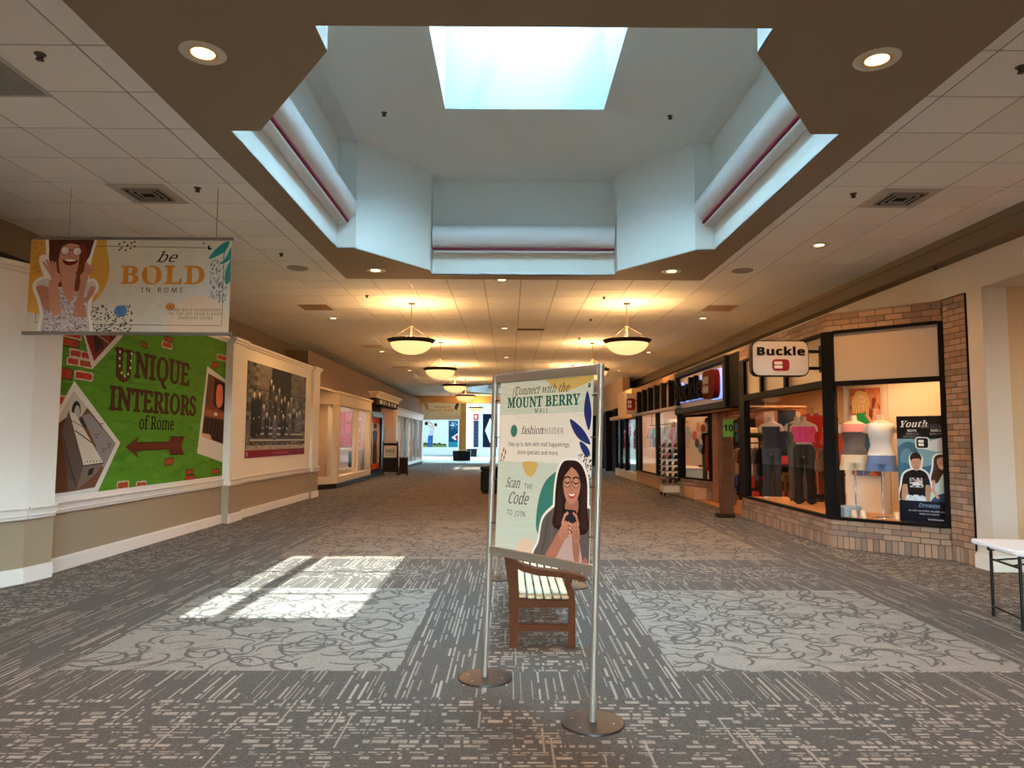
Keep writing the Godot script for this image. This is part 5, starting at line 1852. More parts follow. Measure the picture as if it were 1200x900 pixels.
	put("pane", lbx(0.14, LD - 0.26, 0.54, 2.14, -0.05, -0.04), pane_mat(), w9)
	var jamb := wood(Color8(140, 96, 72), Color8(172, 122, 92), "jamb")
	struct("trim_6", bx(5.06, 5.18, 0.0, 2.2, 17.3, 17.74), jamb)
	struct("trim_7", bx(5.2, 5.32, 0.0, 2.2, 16.9, 17.2), jamb)
	struct("baseboard_right", bx(5.12, 5.34, 0.0, 0.4, 16.8, 17.75), mat(120, 84, 64))
	# ---- long windows beyond
	var E := [4.655, 26.1, 4.655, 19.45]
	var LE := span(E[0], E[1], E[2], E[3])
	var fe := struct_root("wall_facade", along(E[0], E[1], E[2], E[3]))
	brickwork(fe, LE, 0.0, 0.42, 0.2, true)
	var w10 := struct_root("window_10", along(E[0], E[1], E[2], E[3]))
	for x in [0.0, 0.55, 3.55, LE - 0.2]:
		put("post", lbx(x, x + 0.2, 0.42, 2.42, -0.1, 0.02, 0.006), black, w10)
	put("pane", lbx(0.2, LE - 0.2, 0.42, 2.4, -0.05, -0.04), pane_mat(), w10)
	put("transom", lbx(0, LE, 2.38, 2.47, -0.12, 0.1, 0.01), mat(150, 132, 116, 0.5), w10)
	put("bottom_rail", lbx(0, LE, 0.41, 0.45, -0.1, 0.02), black, w10)
	var lv := struct_root("wall_facade", along(E[0], E[1], E[2], E[3]))
	put("louvre_backing", lbx(0, LE, 2.47, 3.24, -0.12, -0.06), mat(140, 122, 106, 0.5), lv)
	for i in 6:
		put("fin", lbx(0.75 + i * 1.0, 0.87 + i * 1.0, 2.47, 3.24, -0.06, 0.1, 0.006), black, lv)
	put("top_trim", lbx(0, LE, 3.22, 3.4, -0.2, 0.03), mat(150, 116, 88), lv)
	var b2 := thing("blade_sign", "small white projecting sign with a red emblem at the far end of the louvred fascia", "sign", V(4.38, 2.82, 25.6))
	put("face", lbx(-0.17, 0.17, -0.38, 0.38, -0.04, 0.04, 0.02), mat(206, 190, 178, 0.5), b2)
	emblem(b2, Vector3(0, -0.02, 0.04), 0.3, 0.44, 0.02, mat(140, 26, 40, 0.4), mat(214, 200, 190, 0.5))
	put("arm", lbx(0.15, 0.3, 0.1, 0.14, -0.02, 0.02), black, b2)
	# ---- cream header and red poster shop, then a dark shop
	struct("wall_right", bx(4.5, 5.4, 2.36, 3.42, 26.1, 29.4), textured(206, 172, 130, 0.8, 0.06, 1.3, 0.01))
	var w11 := struct_root("window_11", along(4.66, 31.2, 4.66, 26.1))
	put("sill", lbx(0, 5.1, 0, 0.3, -0.2, 0.02), mat(190, 176, 160), w11)
	put("pane", lbx(0, 5.1, 0.3, 2.36, -0.05, -0.04), pane_mat(), w11)
	for x in [0.0, 1.3, 2.7]:
		put("post", lbx(x, x + 0.14, 0.3, 2.36, -0.1, 0.02), black, w11)
	put("top_rail", lbx(-0.3, 2.2, 2.36, 2.5, -0.4, 0.2, 0.01), mat(196, 172, 148), w11)
	for i in 4:
		var rc := put("sale_card", sheet(0.55, 0.75), print_mat(print_simple(2)))
		rc.transform = along(4.95, 30.6 - i * 1.15, 4.95, 26.2, 1.15 + 0.5 * (i % 2))
		tag(rc, "red sale card in the shop past the louvred fascia, %s from the far end" % ["first", "second", "third", "fourth"][i], "sale card")
	struct("wall_right", bx(6.2, 6.35, 0.0, 3.0, 26.2, 31.2), mat(206, 176, 150))
	struct("wall_right", bx(5.0, 5.3, 0.0, 3.42, 31.2, 45.0), mat(54, 44, 42))
	struct("wall_right", bx(4.7, 5.0, 2.9, 4.12, 29.4, 45.0), mat(184, 150, 116))
	for i in 4:
		struct("wall_right", bx(4.72, 5.0, 0.0, 2.9, 31.4 + i * 3.2, 31.9 + i * 3.2), mat(30, 26, 28))
	# ---- inside the clothes shop
	var floor_m := wood(Color8(150, 104, 70), Color8(186, 136, 96), "shopfloor", 0.45, Vector3(3, 1, 0.4))
	struct("floor", bx(4.76, 10.0, 0.0, 0.02, 10.4, 26.1), floor_m)
	var shc := mb()
	prism(shc, P([4.78, 10.45, 5.86, 9.42, 6.3, 8.95, 10.0, 8.95, 10.0, 31.2, 4.78, 31.2]), 3.05, 3.1, lie)
	struct("ceiling", shc, mat(206, 186, 164))
	struct("wall_right", bx(4.75, 10.0, 0.0, 3.05, 26.12, 26.25), mat(226, 206, 186))
	struct("wall_right", bx(9.5, 9.65, 0.0, 3.05, 9.0, 26.1), mat(206, 176, 146))
	struct("wall_right", bx(6.3, 10.0, 0.0, 3.05, 8.9, 9.0), mat(206, 176, 146))
	# raised display deck in the corner window
	var deck := mb()
	prism(deck, P([4.75, 10.42, 5.75, 9.44, 6.5, 10.0, 5.62, 11.2, 4.75, 11.2]), 0.02, 0.43, Transform3D(Basis(Vector3.RIGHT, Vector3(0, 0, -1), Vector3.UP), Vector3.ZERO))
	struct("floor", deck, wood(Color8(186, 132, 88), Color8(206, 152, 104), "deck", 0.4, Vector3(2, 1, 2)))
	struct("floor", bx(4.74, 5.6, 0.02, 0.43, 11.2, 14.1), wood(Color8(186, 132, 88), Color8(206, 152, 104), "deck"))
	var part_m := textured(222, 198, 172, 0.85, 0.06, 1.3, 0.01)
	var pw := struct_root("wall_display", along(5.36, 11.36, 6.9, 9.66))
	put("backing", lbx(0, 2.3, 0.0, 3.05, -0.08, 0), part_m, pw)
	put("edge_post", lbx(0.60, 0.68, 0.43, 3.05, 0, 0.05), mat(206, 184, 160), pw)
	var rp := put("fashion_print", sheet(0.46, 1.36), print_mat(print_rocks(), 0.6))
	rp.transform = along(5.38, 11.3, 6.9, 9.62, 1.0).translated_local(Vector3(0.06, 0, 0.02))
	tag(rp, "tall fashion print of red rocks and a figure in green behind the corner window mannequins", "poster")
	var yp := thing("youth_poster", "dark youth denim poster with two cut-out figures standing in the corner window", "poster")
	yp.transform = along(A[0], A[1], A[2], A[3], 0.44).translated_local(Vector3(0.865, 0, -0.16))
	put("printed_board", sheet(0.58, 1.44), print_mat(print_youth(), 0.5), yp)
	put("foot", lbx(0.05, 0.53, -0.01, 0.012, -0.1, 0.1, 0.003), black, yp)
	var skin := mat(206, 188, 168, 0.4)
	var steel := mat(186, 180, 172, 0.25, 0.9)
	for q in [[5.40, 10.33, "white top and blue denim shorts, beside the youth poster", mat(226, 222, 216), mat(112, 134, 176)], [5.2, 10.72, "pink and grey top and cream shorts", mat(98, 92, 92), mat(222, 208, 184)]]:
		var t := thing("mannequin", "bust mannequin on a pole in %s" % q[2], "mannequin", V(q[0], 0.43, q[1]), -0.45)
		var hip := 0.80
		bust(t, Vector3(0, hip, 0), skin)
		top_cloth(t, Vector3(0, hip, 0), q[3], 0.1, 0.56)
		if q[1] > 10.5:
			top_cloth(t, Vector3(0, hip, 0), mat(206, 130, 132), 0.44, 0.56, "shoulder_wrap", 0.022)
		shorts(t, Vector3(0, hip, 0), q[4])
		var p := mb()
		tube(p, [Vector3(0, 0.02, 0), Vector3(0, hip, 0)], 0.014, 10)
		put("pole", p, steel, t)
		var d := mb()
		lathe(d, P([0.0, 0.022, 0.13, 0.02, 0.145, 0.008, 0.145, 0.0]), 24, Vector3.ZERO, Vector3(0, -1, 0))
		put("base", d, steel, t)
	for q in [[5.05, 10.35, "open pale shoe box under the pink mannequin"], [5.55, 10.12, "pair of white trainers beside the poles in the corner window"]]:
		var t := thing("shoes", q[2], "shoes", V(q[0], 0.43, q[1]), -0.4)
		for sg in [-1.0, 1.0]:
			var s := mb()
			loft(s, [[Vector3(0.06 * sg, 0.0, 0), 0.045, 0.13], [Vector3(0.06 * sg, 0.035, 0), 0.046, 0.13], [Vector3(0.06 * sg, 0.06, -0.03), 0.04, 0.09], [Vector3(0.06 * sg, 0.10, -0.06), 0.035, 0.05]], 14)
			put("trainer", s, mat(216, 208, 198, 0.6), t)
	var bx1 := put("shoe_box", lbx(-0.2, 0.2, 0, 0.14, -0.14, 0.14, 0.008), mat(150, 180, 200, 0.5))
	bx1.position = V(4.98, 0.43, 10.62)
	bx1.rotation.y = 0.5
	tag(bx1, "pale blue box on the deck behind the shoes in the corner window", "box")
	# full figures in the facade window
	var denim := mat(58, 58, 66, 0.9)
	var f1 := thing("mannequin", "full mannequin in dark top and charcoal jeans, far end of the long window", "mannequin", V(5.05, 0.43, 13.7), -0.5)
	bust(f1, Vector3(0, 0.86, 0), skin)
	top_cloth(f1, Vector3(0, 0.86, 0), mat(36, 32, 34), 0.1, 0.51)
	trousers(f1, Vector3(0, 0.86, 0), denim)
	feet(f1, Vector3(0, 0, 0), mat(190, 178, 166))
	var f2 := thing("mannequin", "mannequin in ruffled hot pink top and black trousers in the long window", "mannequin", V(5.2, 0.43, 12.55), -0.5)
	bust(f2, Vector3(0, 0.84, 0), skin)
	top_cloth(f2, Vector3(0, 0.84, 0), mat(216, 52, 124), 0.24, 0.51, "ruffled_top", 0.02, 0.035)
	trousers(f2, Vector3(0, 0.84, 0), mat(34, 32, 36))
	feet(f2, Vector3(0, 0, 0), mat(40, 34, 34))
	var hb2 := mb()
	loft(hb2, [[Vector3(0, 0, 0), 0.15, 0.06], [Vector3(0, 0.1, 0), 0.17, 0.075], [Vector3(0, 0.22, 0), 0.13, 0.05]], 16)
	var bagt := thing("handbag", "patterned tan handbag hung on the pink mannequin's arm", "bag", V(5.42, 1.0, 12.45), -0.5)
	put("bag_body", hb2, wood(Color8(70, 52, 40), Color8(196, 150, 116), "bagcloth", 0.7, Vector3(6, 6, 6)), bagt)
	var hs := mb()
	tube(hs, [Vector3(-0.09, 0.2, 0), Vector3(-0.05, 0.36, 0), Vector3(0.05, 0.36, 0), Vector3(0.09, 0.2, 0)], 0.008, 6)
	put("strap", hs, mat(60, 40, 30), bagt)
	var f3 := thing("mannequin", "mannequin in grey trousers and olive top behind the pink-topped one", "mannequin", V(5.35, 0.43, 13.2), -0.5)
	bust(f3, Vector3(0, 0.86, 0), skin)
	top_cloth(f3, Vector3(0, 0.86, 0), mat(74, 84, 58), 0.1, 0.56)
	trousers(f3, Vector3(0, 0.86, 0), mat(86, 84, 84))
	feet(f3, Vector3(0, 0, 0), mat(60, 50, 46))
	# racks and hanging clothes
	var tones := [[196, 52, 44], [206, 190, 176], [40, 44, 60], [96, 100, 70], [150, 84, 60], [60, 58, 62], [206, 92, 104], [52, 70, 110], [188, 160, 128], [120, 40, 44]]
	var k := 0
	var places := [["behind the pink mannequin", 6.3, 14.6, 1.5, 0.3], ["at the shop entrance", 5.7, 16.9, 1.45, 0.5], ["deep in the shop by the side wall", 7.4, 17.2, 1.5, -0.6], ["near the corner of the long window", 5.95, 11.9, 1.5, 0.9]]
	for q in places:
		rack("black clothes rack %s" % q[0], V(q[1], 0.02, q[2]), q[4], 1.3, q[3])
		for i in 7:
			var c: Array = tones[k % 10]
			k += 1
			var off := Basis(Vector3.UP, q[4]) * Vector3(0, 0, -0.54 + i * 0.18)
			hanger_garment("%s garment hanging on the black rack %s" % [["red", "cream", "navy", "olive", "rust", "charcoal", "coral", "blue", "tan", "maroon"][(k - 1) % 10], q[0]], V(q[1], 0.02 + q[3] - 0.04, q[2]) + off, q[4] + 0.25, mat(c[0], c[1], c[2], 0.9), k % 3 / 2, "clothes on the racks")
	hanger_garment("bright red sleeveless top with a round badge on display in the long window", V(5.72, 2.12, 13.4), -0.5, mat(214, 52, 40), 0)
	hanger_garment("cream jacket hanging beside the red top in the long window", V(6.05, 2.16, 13.6), -0.5, mat(206, 192, 172), 0)
	hanger_garment("coral shirt hanging low by the corner end of the long window", V(5.55, 1.9, 12.0), -0.5, mat(220, 96, 84), 0)
	hanger_garment("dark jeans on the wall rail behind the first mannequin", V(6.1, 2.3, 15.6), -0.3, mat(50, 52, 62), 1)
	hanger_garment("rust coloured long dress in the angled entrance window", V(5.2, 1.75, 18.6), 1.0, mat(170, 78, 44), 1)
	var f4 := thing("mannequin", "mannequin in a black jacket, hat and olive trousers in the angled entrance window", "mannequin", V(5.32, 0.3, 19.0), -0.3)
	bust(f4, Vector3(0, 0.86, 0), skin)
	top_cloth(f4, Vector3(0, 0.86, 0), mat(32, 30, 32), 0.0, 0.56, "jacket", 0.02)
	trousers(f4, Vector3(0, 0.86, 0), mat(92, 90, 66))
	feet(f4, Vector3(0, 0, 0), mat(60, 44, 34))
	var hd := mb()
	loft(hd, [[Vector3(0, 1.52, 0), 0.05, 0.06], [Vector3(0, 1.6, 0), 0.075, 0.095], [Vector3(0, 1.7, 0), 0.075, 0.095], [Vector3(0, 1.76, 0), 0.04, 0.05]], 14)
	put("head", hd, skin, f4)
	var ht := mb()
	lathe(ht, P([0.19, 1.70, 0.09, 1.715, 0.085, 1.80, 0.05, 1.83, 0.0, 1.83]), 18, Vector3.ZERO, Vector3(0, 1.72, 0))
	put("hat", ht, mat(150, 92, 56), f4)
	struct("floor", bx(4.72, 5.6, 0.02, 0.3, 18.2, 26.0), mat(196, 150, 112))
	# wall fixtures
	for i in 2:
		var sg := put("wall_sign", lbx(0, 0.6, 0, 0.5, 0, 0.03, 0.01), wood(Color8(186, 110, 56), Color8(206, 132, 72), "signwood"))
		sg.position = V(5.85 + i * 1.2, 1.85, 16.9 + i * 1.4)
		tag(sg, "square orange wooden sign hung inside the clothes shop, %s" % ["seen through the long window", "farther back"][i], "sign")
		put("scribble", lbx(0.2, 0.45, 0.12, 0.42, 0.03, 0.034), mat(226, 206, 180), sg)
	for q in [[7.0, 13.0, "long window"], [6.2, 20.6, "entrance"], [6.9, 16.0, "middle of the shop"]]:
		var t := thing("display_table", "wooden display table with folded clothes near the %s inside the clothes shop" % q[2], "table", V(q[0], 0.02, q[1]), 0.2)
		put("tabletop", lbx(-0.6, 0.6, 0.74, 0.79, -0.4, 0.4, 0.01), wood(Color8(96, 62, 40), Color8(130, 88, 58), "tabwood"), t)
		for sx in [-0.55, 0.55]:
			for sz in [-0.35, 0.35]:
				put("leg", lbx(sx - 0.03, sx + 0.03, 0, 0.74, sz - 0.03, sz + 0.03), wood(Color8(96, 62, 40), Color8(130, 88, 58), "tabwood"), t)
		for i in 4:
			var st := put("folded_clothes", lbx(-0.12, 0.12, 0, 0.1 + 0.04 * (i % 3), -0.15, 0.15, 0.03), mat(tones[(i * 3 + k) % 10][0], tones[(i * 3 + k) % 10][1], tones[(i * 3 + k) % 10][2], 0.9))
			st.transform = Transform3D(Basis(Vector3.UP, 0.2), V(q[0], 0.81, q[1])).translated_local(Vector3(-0.42 + i * 0.28, 0, 0))
			tag(st, "folded clothes on the wooden table near the %s, %s from its left" % [q[2], ["first", "second", "third", "fourth"][i]], "clothes", "folded stacks")
	for i in 7:
		hanger_garment("%s garment hung in the window under the louvres" % ["white", "pink", "pale blue", "grey", "coral", "teal", "lilac"][i], V(5.03, 2.0, 20.6 + i * 0.68), 0.2, mat([226, 222, 160, 150, 214, 90, 176][i], [220, 150, 186, 148, 110, 150, 156][i], [214, 164, 214, 150, 96, 146, 196][i], 0.9), 0)
	var wr := put("window_rail", lbx(-0.012, 0.012, -0.012, 0.012, -2.7, 2.7), mat(60, 56, 54, 0.4, 0.6))
	wr.position = V(5.03, 2.03, 22.7)
	tag(wr, "dark hanging rail inside the window under the louvres", "rail")
	for i in 2:
		put("rail_drop", lbx(-0.008, 0.008, 0, 1.02, -2.4 + i * 4.8, -2.38 + i * 4.8), mat(60, 56, 54, 0.4, 0.6), wr)
	# stacked shelving across the shop, seen past the mannequins
	var wsx := Transform3D(Basis(), V(5.9, 0.02, 18.1))
	var wsh := thing("clothes_shelving", "dark wide shelving of folded clothes deep in the shop behind the mannequins", "shelving")
	wsh.transform = wsx
	var dkw := wood(Color8(52, 36, 28), Color8(74, 52, 40), "darkwood")
	put("back_panel", lbx(0, 2.4, 0, 2.1, -0.24, -0.2), dkw, wsh)
	for x in [0.0, 0.78, 1.58, 2.36]:
		put("upright", lbx(x, x + 0.04, 0, 2.1, -0.2, 0.2), dkw, wsh)
	for i in 6:
		put("shelf_board", lbx(0.0, 2.4, 0.06 + i * 0.4, 0.09 + i * 0.4, -0.2, 0.2), dkw, wsh)
	for i in 5:
		for j in 6:
			var c: Array = tones[(i * 7 + j * 3) % 10]
			var fc := put("folded_clothes", lbx(-0.15, 0.15, 0, 0.14 + 0.05 * ((i + 2 * j) % 4), -0.15, 0.15, 0.03), mat(c[0], c[1], c[2], 0.9))
			fc.transform = wsx.translated_local(Vector3(0.24 + j * 0.39 - 0.03 * (j % 2), 0.09 + i * 0.4, 0.02))
			tag(fc, "%s folded clothes on the dark wide shelving, %s board up, %s from the left" % [["red", "cream", "navy", "olive", "rust", "charcoal", "coral", "blue", "tan", "maroon"][(i * 7 + j * 3) % 10], ["first", "second", "third", "fourth", "fifth"][i], ["first", "second", "third", "fourth", "fifth", "sixth"][j]], "clothes", "stacks on the dark shelving")
	# jean wall at the entrance and cubbies
	var cub := thing("denim_shelf", "tall shelf of folded blue jeans inside the shop entrance", "shelf", V(6.35, 0.02, 19.6), -0.2)
	put("back_panel", lbx(-0.5, 0.5, 0, 2.2, -0.2, -0.18), mat(120, 96, 76), cub)
	for i in 7:
		put("shelf_board", lbx(-0.5, 0.5, 0.1 + i * 0.33, 0.13 + i * 0.33, -0.18, 0.18), mat(150, 120, 96), cub)
	for i in 6:
		for j in 3:
			var jn := put("folded_jeans", lbx(-0.13, 0.13, 0, 0.2 + 0.02 * ((i + j) % 3), -0.13, 0.13, 0.03), mat(58 + 12 * ((i * j) % 4), 74 + 14 * ((i + j) % 4), 116 + 12 * (i % 3), 0.95))
			jn.transform = Transform3D(Basis(Vector3.UP, -0.2), V(6.35, 0.02, 19.6)).translated_local(Vector3(-0.32 + j * 0.32, 0.13 + i * 0.33, 0.04))
			tag(jn, "folded blue jeans on the tall entrance shelf, %s board up, %s" % [["first", "second", "third", "fourth", "fifth", "top"][i], ["left", "middle", "right"][j]], "jeans", "jeans on the denim shelf")
	for q in [[5.6, 14.2, "long window"], [7.2, 12.4, "racks"], [6.4, 17.4, "entrance"], [5.6, 21.4, "far window"], [5.5, 24.2, "far end wall"], [7.6, 21.0, "back of the shop"]]:
		var bulb := put("ceiling_lamp", lbx(-0.15, 0.15, -0.02, 0.0, -0.15, 0.15), glow(Color(1, 0.84, 0.62), 6.0, "shoplamp"))
		bulb.position = V(q[0], 3.04, q[1])
		tag(bulb, "square glowing ceiling lamp inside the clothes shop near the %s" % q[2], "lamp")
		panel_light("shop_light", V(q[0], 3.0, q[1]), 0.3, 0.3, 2.6 if q[1] > 19.0 else 3.4, Color(1, 0.78, 0.54))
	for q in [[5.25, 10.1, "left"], [5.75, 9.95, "right"]]:
		var sp := mb()
		disc(sp, Vector3.ZERO, 0.06, 16, Vector3.DOWN)
		var can := thing("display_spotlight", "small round spotlight over the corner window display, %s one" % q[2], "lamp", V(q[0], 3.0, q[1]))
		put("lens", sp, glow(Color(1, 0.84, 0.62), 8.0, "spotlens"), can)
		var cn := mb()
		lathe(cn, P([0.075, -0.01, 0.075, 0.06]), 16, Vector3.ZERO, Vector3(0, 0.02, 0))
		put("can", cn, mat(206, 196, 184), can)
		spot("display_light", V(q[0], 2.97, q[1]), Vector3(0.1, -1, -0.12).normalized(), 1.2, Color(1, 0.8, 0.56), 62, 0.06)
	# bright children's window beyond the louvres
	for q in [[4.95, 24.9, 0.5, 200, 210, 220, "pale blue print panel at the far end of the window under the louvres", 0.7], [4.98, 22.9, 0.4, 222, 190, 170, "pink and white print panel under the louvres", 1.0], [4.98, 21.5, 0.6, 206, 196, 190, "white print panel nearest the shoe rack under the louvres", 0.7]]:
		var pnl := put("window_panel", lbx(0, 1.0, 0, 1.5, 0, 0.03, 0.01), mat(q[3], q[4], q[5], 0.5))
		pnl.transform = along(q[0] + 0.6, q[1] + 0.4, q[0] + 0.9, q[1] - 0.6, 0.75)
		tag(pnl, q[6], "panel")
		for i in 5:
			var mm := mb()
			var cx := rng.randf_range(0.15, 0.85)
			var cy := rng.randf_range(0.2, 1.3)
			prism(mm, rrect(cx - 0.12, cy - 0.14, cx + 0.12, cy + 0.14, 0.1), 0.03, 0.036)
			put("print_shape", mm, mat([200, 90, 120, 60, 190][i], [90, 120, 60, 70, 150][i], [80, 160, 60, 90, 110][i], 0.6), pnl)
	for i in 2:
		var tb := thing("low_display", "low white display block under the louvres, %s" % ["near one", "far one"][i], "display", V(5.3, 0.3, 21.0 + i * 2.6))
		put("block", lbx(-0.3, 0.3, 0, 0.4, -0.8, 0.8, 0.01), mat(214, 210, 206, 0.4), tb)
		put("top_board", lbx(-0.33, 0.33, 0.4, 0.44, -0.84, 0.84, 0.01), mat(226, 222, 218, 0.3), tb)

# ---------------------------------------------------------------- far end
func far_end():
	var tan_ := textured(206, 156, 100, 0.8, 0.06, 1.3, 0.01)
	struct("trim_8", bx(-6.7, 5.95, 3.72, 4.45, 43.2, 44.0), tan_)
	var wh := textured(214, 212, 208, 0.8, 0.06, 1.3, 0.01)
	struct("wall_far", bx(-13.2, 10.2, 0.0, 6.2, 66.0, 66.2), wh)
	struct("wall_far", bx(-13.2, 10.2, 0.0, 0.16, 65.95, 66.0), mat(200, 206, 212))
	struct("wall_left", bx(-13.2, -13.0, 0.0, 6.2, 43.6, 66.0), wh)
	struct("wall_left", bx(-13.0, -9.2, 0.0, 6.2, 43.6, 43.8), wh)
	struct("wall_far", bx(-13.2, 10.2, 4.45, 6.2, 44.6, 45.0), wh)
	for r in [[-13.2, -5.0, 44.6, 66.2], [0.0, 10.2, 44.6, 66.2], [-5.0, 0.0, 44.6, 54.5], [-5.0, 0.0, 57.7, 66.2]]:
		struct("ceiling", bx(r[0], r[1], 6.2, 6.4, r[2], r[3]), wh)
	var w := struct_root("window_12")
	put("pane", bx(-5.0, 0.0, 6.3, 6.31, 54.5, 57.7), pane_mat(), w)
	for i in 4:
		put("glazing_bar", bx(-5.0, 0.0, 6.24, 6.36, 54.5 + i * 1.03, 54.6 + i * 1.03), mat(190, 194, 198), w)
	for i in 5:
		put("glazing_bar", bx(-5.0 + i * 1.22, -4.9 + i * 1.22, 6.24, 6.36, 54.5, 57.7), mat(190, 194, 198), w)
	var pr := [["golf_poster", -7.95, -5.80, 0.74, 3.18, "pale poster of a golfer in blue trousers on the far white wall", print_golf()], ["stadium_poster", -5.62, -4.75, 0.74, 3.18, "dark blue poster beside the golfer on the far white wall", print_simple(0)], ["map_poster", -3.39, -2.85, 0.75, 3.2, "narrow slate blue poster behind the white column", print_simple(6)], ["diamond_poster", -2.45, -1.1, 0.75, 3.83, "navy poster with a white diamond at the right of the far wall", print_simple(1)]]
	for q in pr:
		var o := put(q[0], sheet(q[2] - q[1], q[4] - q[3]), print_mat(q[6], 0.6))
		o.transform = Transform3D(Basis(), V(q[1], q[3], 65.97))
		tag(o, q[5], "poster")
	for q in [[-7.98, "above the golfer poster"], [-3.38, "above the narrow slate poster"]]:
		var o := put("red_logo_card", lbx(0, 0.52, 0, 0.55, 0, 0.03, 0.01), mat(206, 30, 44, 0.5))
		o.position = V(q[0], 3.27, 65.97)
		tag(o, "square red sign %s" % q[1], "sign")
		put("pale_mark", lbx(0.18, 0.36, 0.14, 0.42, 0.03, 0.04), mat(236, 224, 222), o)
	var c1 := thing("column", "square orange tan column rising from the nearer black planter", "column", V(-3.3, 0, 50.6))
	put("shaft", lbx(-0.25, 0.25, 0.68, 6.2, -0.25, 0.25, 0.02), mat(186, 120, 52, 0.6), c1)
	put("base_band", lbx(-0.29, 0.29, 0.68, 0.78, -0.29, 0.29, 0.01), mat(206, 160, 96, 0.6), c1)
	var c2 := thing("column", "square white column behind the orange one", "column", V(-3.36, 0, 60.4))
	put("shaft", lbx(-0.3, 0.3, 0.68, 6.2, -0.3, 0.3, 0.02), mat(226, 228, 230, 0.6), c2)
	put("capital", lbx(-0.4, 0.4, 4.1, 4.3, -0.4, 0.4, 0.03), mat(214, 216, 218, 0.6), c2)
	for q in [[-3.33, 50.4, 0.62, "nearer black square planter round the orange column"], [-3.2, 60.3, 0.46, "farther black square planter round the white column"]]:
		var t := thing("planter", q[3], "planter", V(q[0], 0, q[1]))
		var s := mb()
		loft(s, [[Vector3(0, 0.0, 0), q[2] * 1.3, q[2] * 1.3, Basis(Vector3.UP, PI / 4)], [Vector3(0, 0.62, 0), q[2] * 1.41, q[2] * 1.41, Basis(Vector3.UP, PI / 4)]], 4)
		put("box", s, mat(24, 22, 24, 0.5), t)
		put("rim", lbx(-q[2], q[2], 0.60, 0.68, -q[2], q[2], 0.02), mat(30, 28, 30, 0.5), t)
	var b := thing("hanging_banner", "cream far banner with leaves hung before the bright end of the corridor", "banner", V(-5.45, 2.75, 44.6))
	put("printed_fabric", sheet(2.4, 1.15), print_mat(print_simple(3), 0.7), b)
	put("top_rail", lbx(-0.03, 2.43, 1.15, 1.18, -0.02, 0.02), mat(150, 146, 140, 0.4, 0.6), b)
	put("bottom_rail", lbx(-0.03, 2.43, -0.03, 0.0, -0.02, 0.02), mat(150, 146, 140, 0.4, 0.6), b)
	for x in [0.3, 2.1]:
		put("cord", lbx(x - 0.004, x + 0.004, 1.18, 3.4, -0.004, 0.004), mat(120, 116, 110), b)

# ---------------------------------------------------------------- furniture
func poster_stand(label: String, A: Vector2, B: Vector2, lean: float, im) -> Node3D:
	# two leaning tubes on steel discs carrying a printed panel between clips
	var t := thing("poster_stand", label, "sign stand")
	var xf := along(A.x, A.y, B.x, B.y)
	t.transform = xf
	var L := (B - A).length()
	var lx := xf.basis.inverse() * Vector3(lean, 0, 0)
	var tubem := mat(150, 140, 130, 0.42, 0.55)
	var steel := mat(52, 48, 47, 0.34, 0.5)
	for x in [0.0, L]:
		var s := mb()
		tube(s, [Vector3(x, 0.008, 0), Vector3(x, 1.975, 0) + lx], 0.0195, 16)
		put("post", s, tubem, t)
		var d := mb()
		var prof := P([0.0, 0.0125, 0.168, 0.0125, 0.175, 0.009, 0.175, 0.0])
		lathe(d, prof, 48, Vector3(x, 0, 0), Vector3(0, -0.5, 0))
		var disc_part := put("base_disc", d, steel, t)
		for k in [[-0.1, 0.06], [0.1, -0.06], [0.02, 0.12]]:
			var sc := mb()
			disc(sc, Vector3(x + k[0], 0.0132, k[1]), 0.006, 10, Vector3.UP)
			put("screw", sc, mat(200, 196, 190, 0.3, 0.9), disc_part)
	var up := Vector3(lx.x / 1.975, 1, lx.z / 1.975)
	var sh := Transform3D(Basis(Vector3.RIGHT, up, Vector3(0, 0, 1)), Vector3.ZERO)
	for q in [["top_rail", 1.915, 1.975], ["bottom_rail", 0.795, 0.85]]:
		var s := mb()
		bbox(s, sh * Vector3(L / 2, (q[1] + q[2]) / 2, 0), Vector3(L - 0.02, q[2] - q[1], 0.03), 0.005, sh.basis)
		put(q[0], s, mat(160, 150, 138, 0.4, 0.7), t)
	if im:
		var p := put("printed_panel", sheet(L - 0.115, 1.078), print_mat(im, 0.55), t)
		p.transform = sh * Transform3D(Basis(), Vector3(0.062, 0.845, 0.0))
	else:
		var p := put("panel", lbx(0.06, L - 0.06, 0.845, 1.92, 0, 0.004), mat(206, 200, 190, 0.6), t)
		p.transform = sh
	for x in [0.038, L - 0.038]:
		for y in [1.0, 1.28, 1.56, 1.80]:
			var s := mb()
			bbox(s, sh * Vector3(x, y, 0.004), Vector3(0.045, 0.008, 0.012), 0.002, sh.basis)
			put("clip", s, mat(60, 56, 54, 0.4, 0.6), t)
	return t

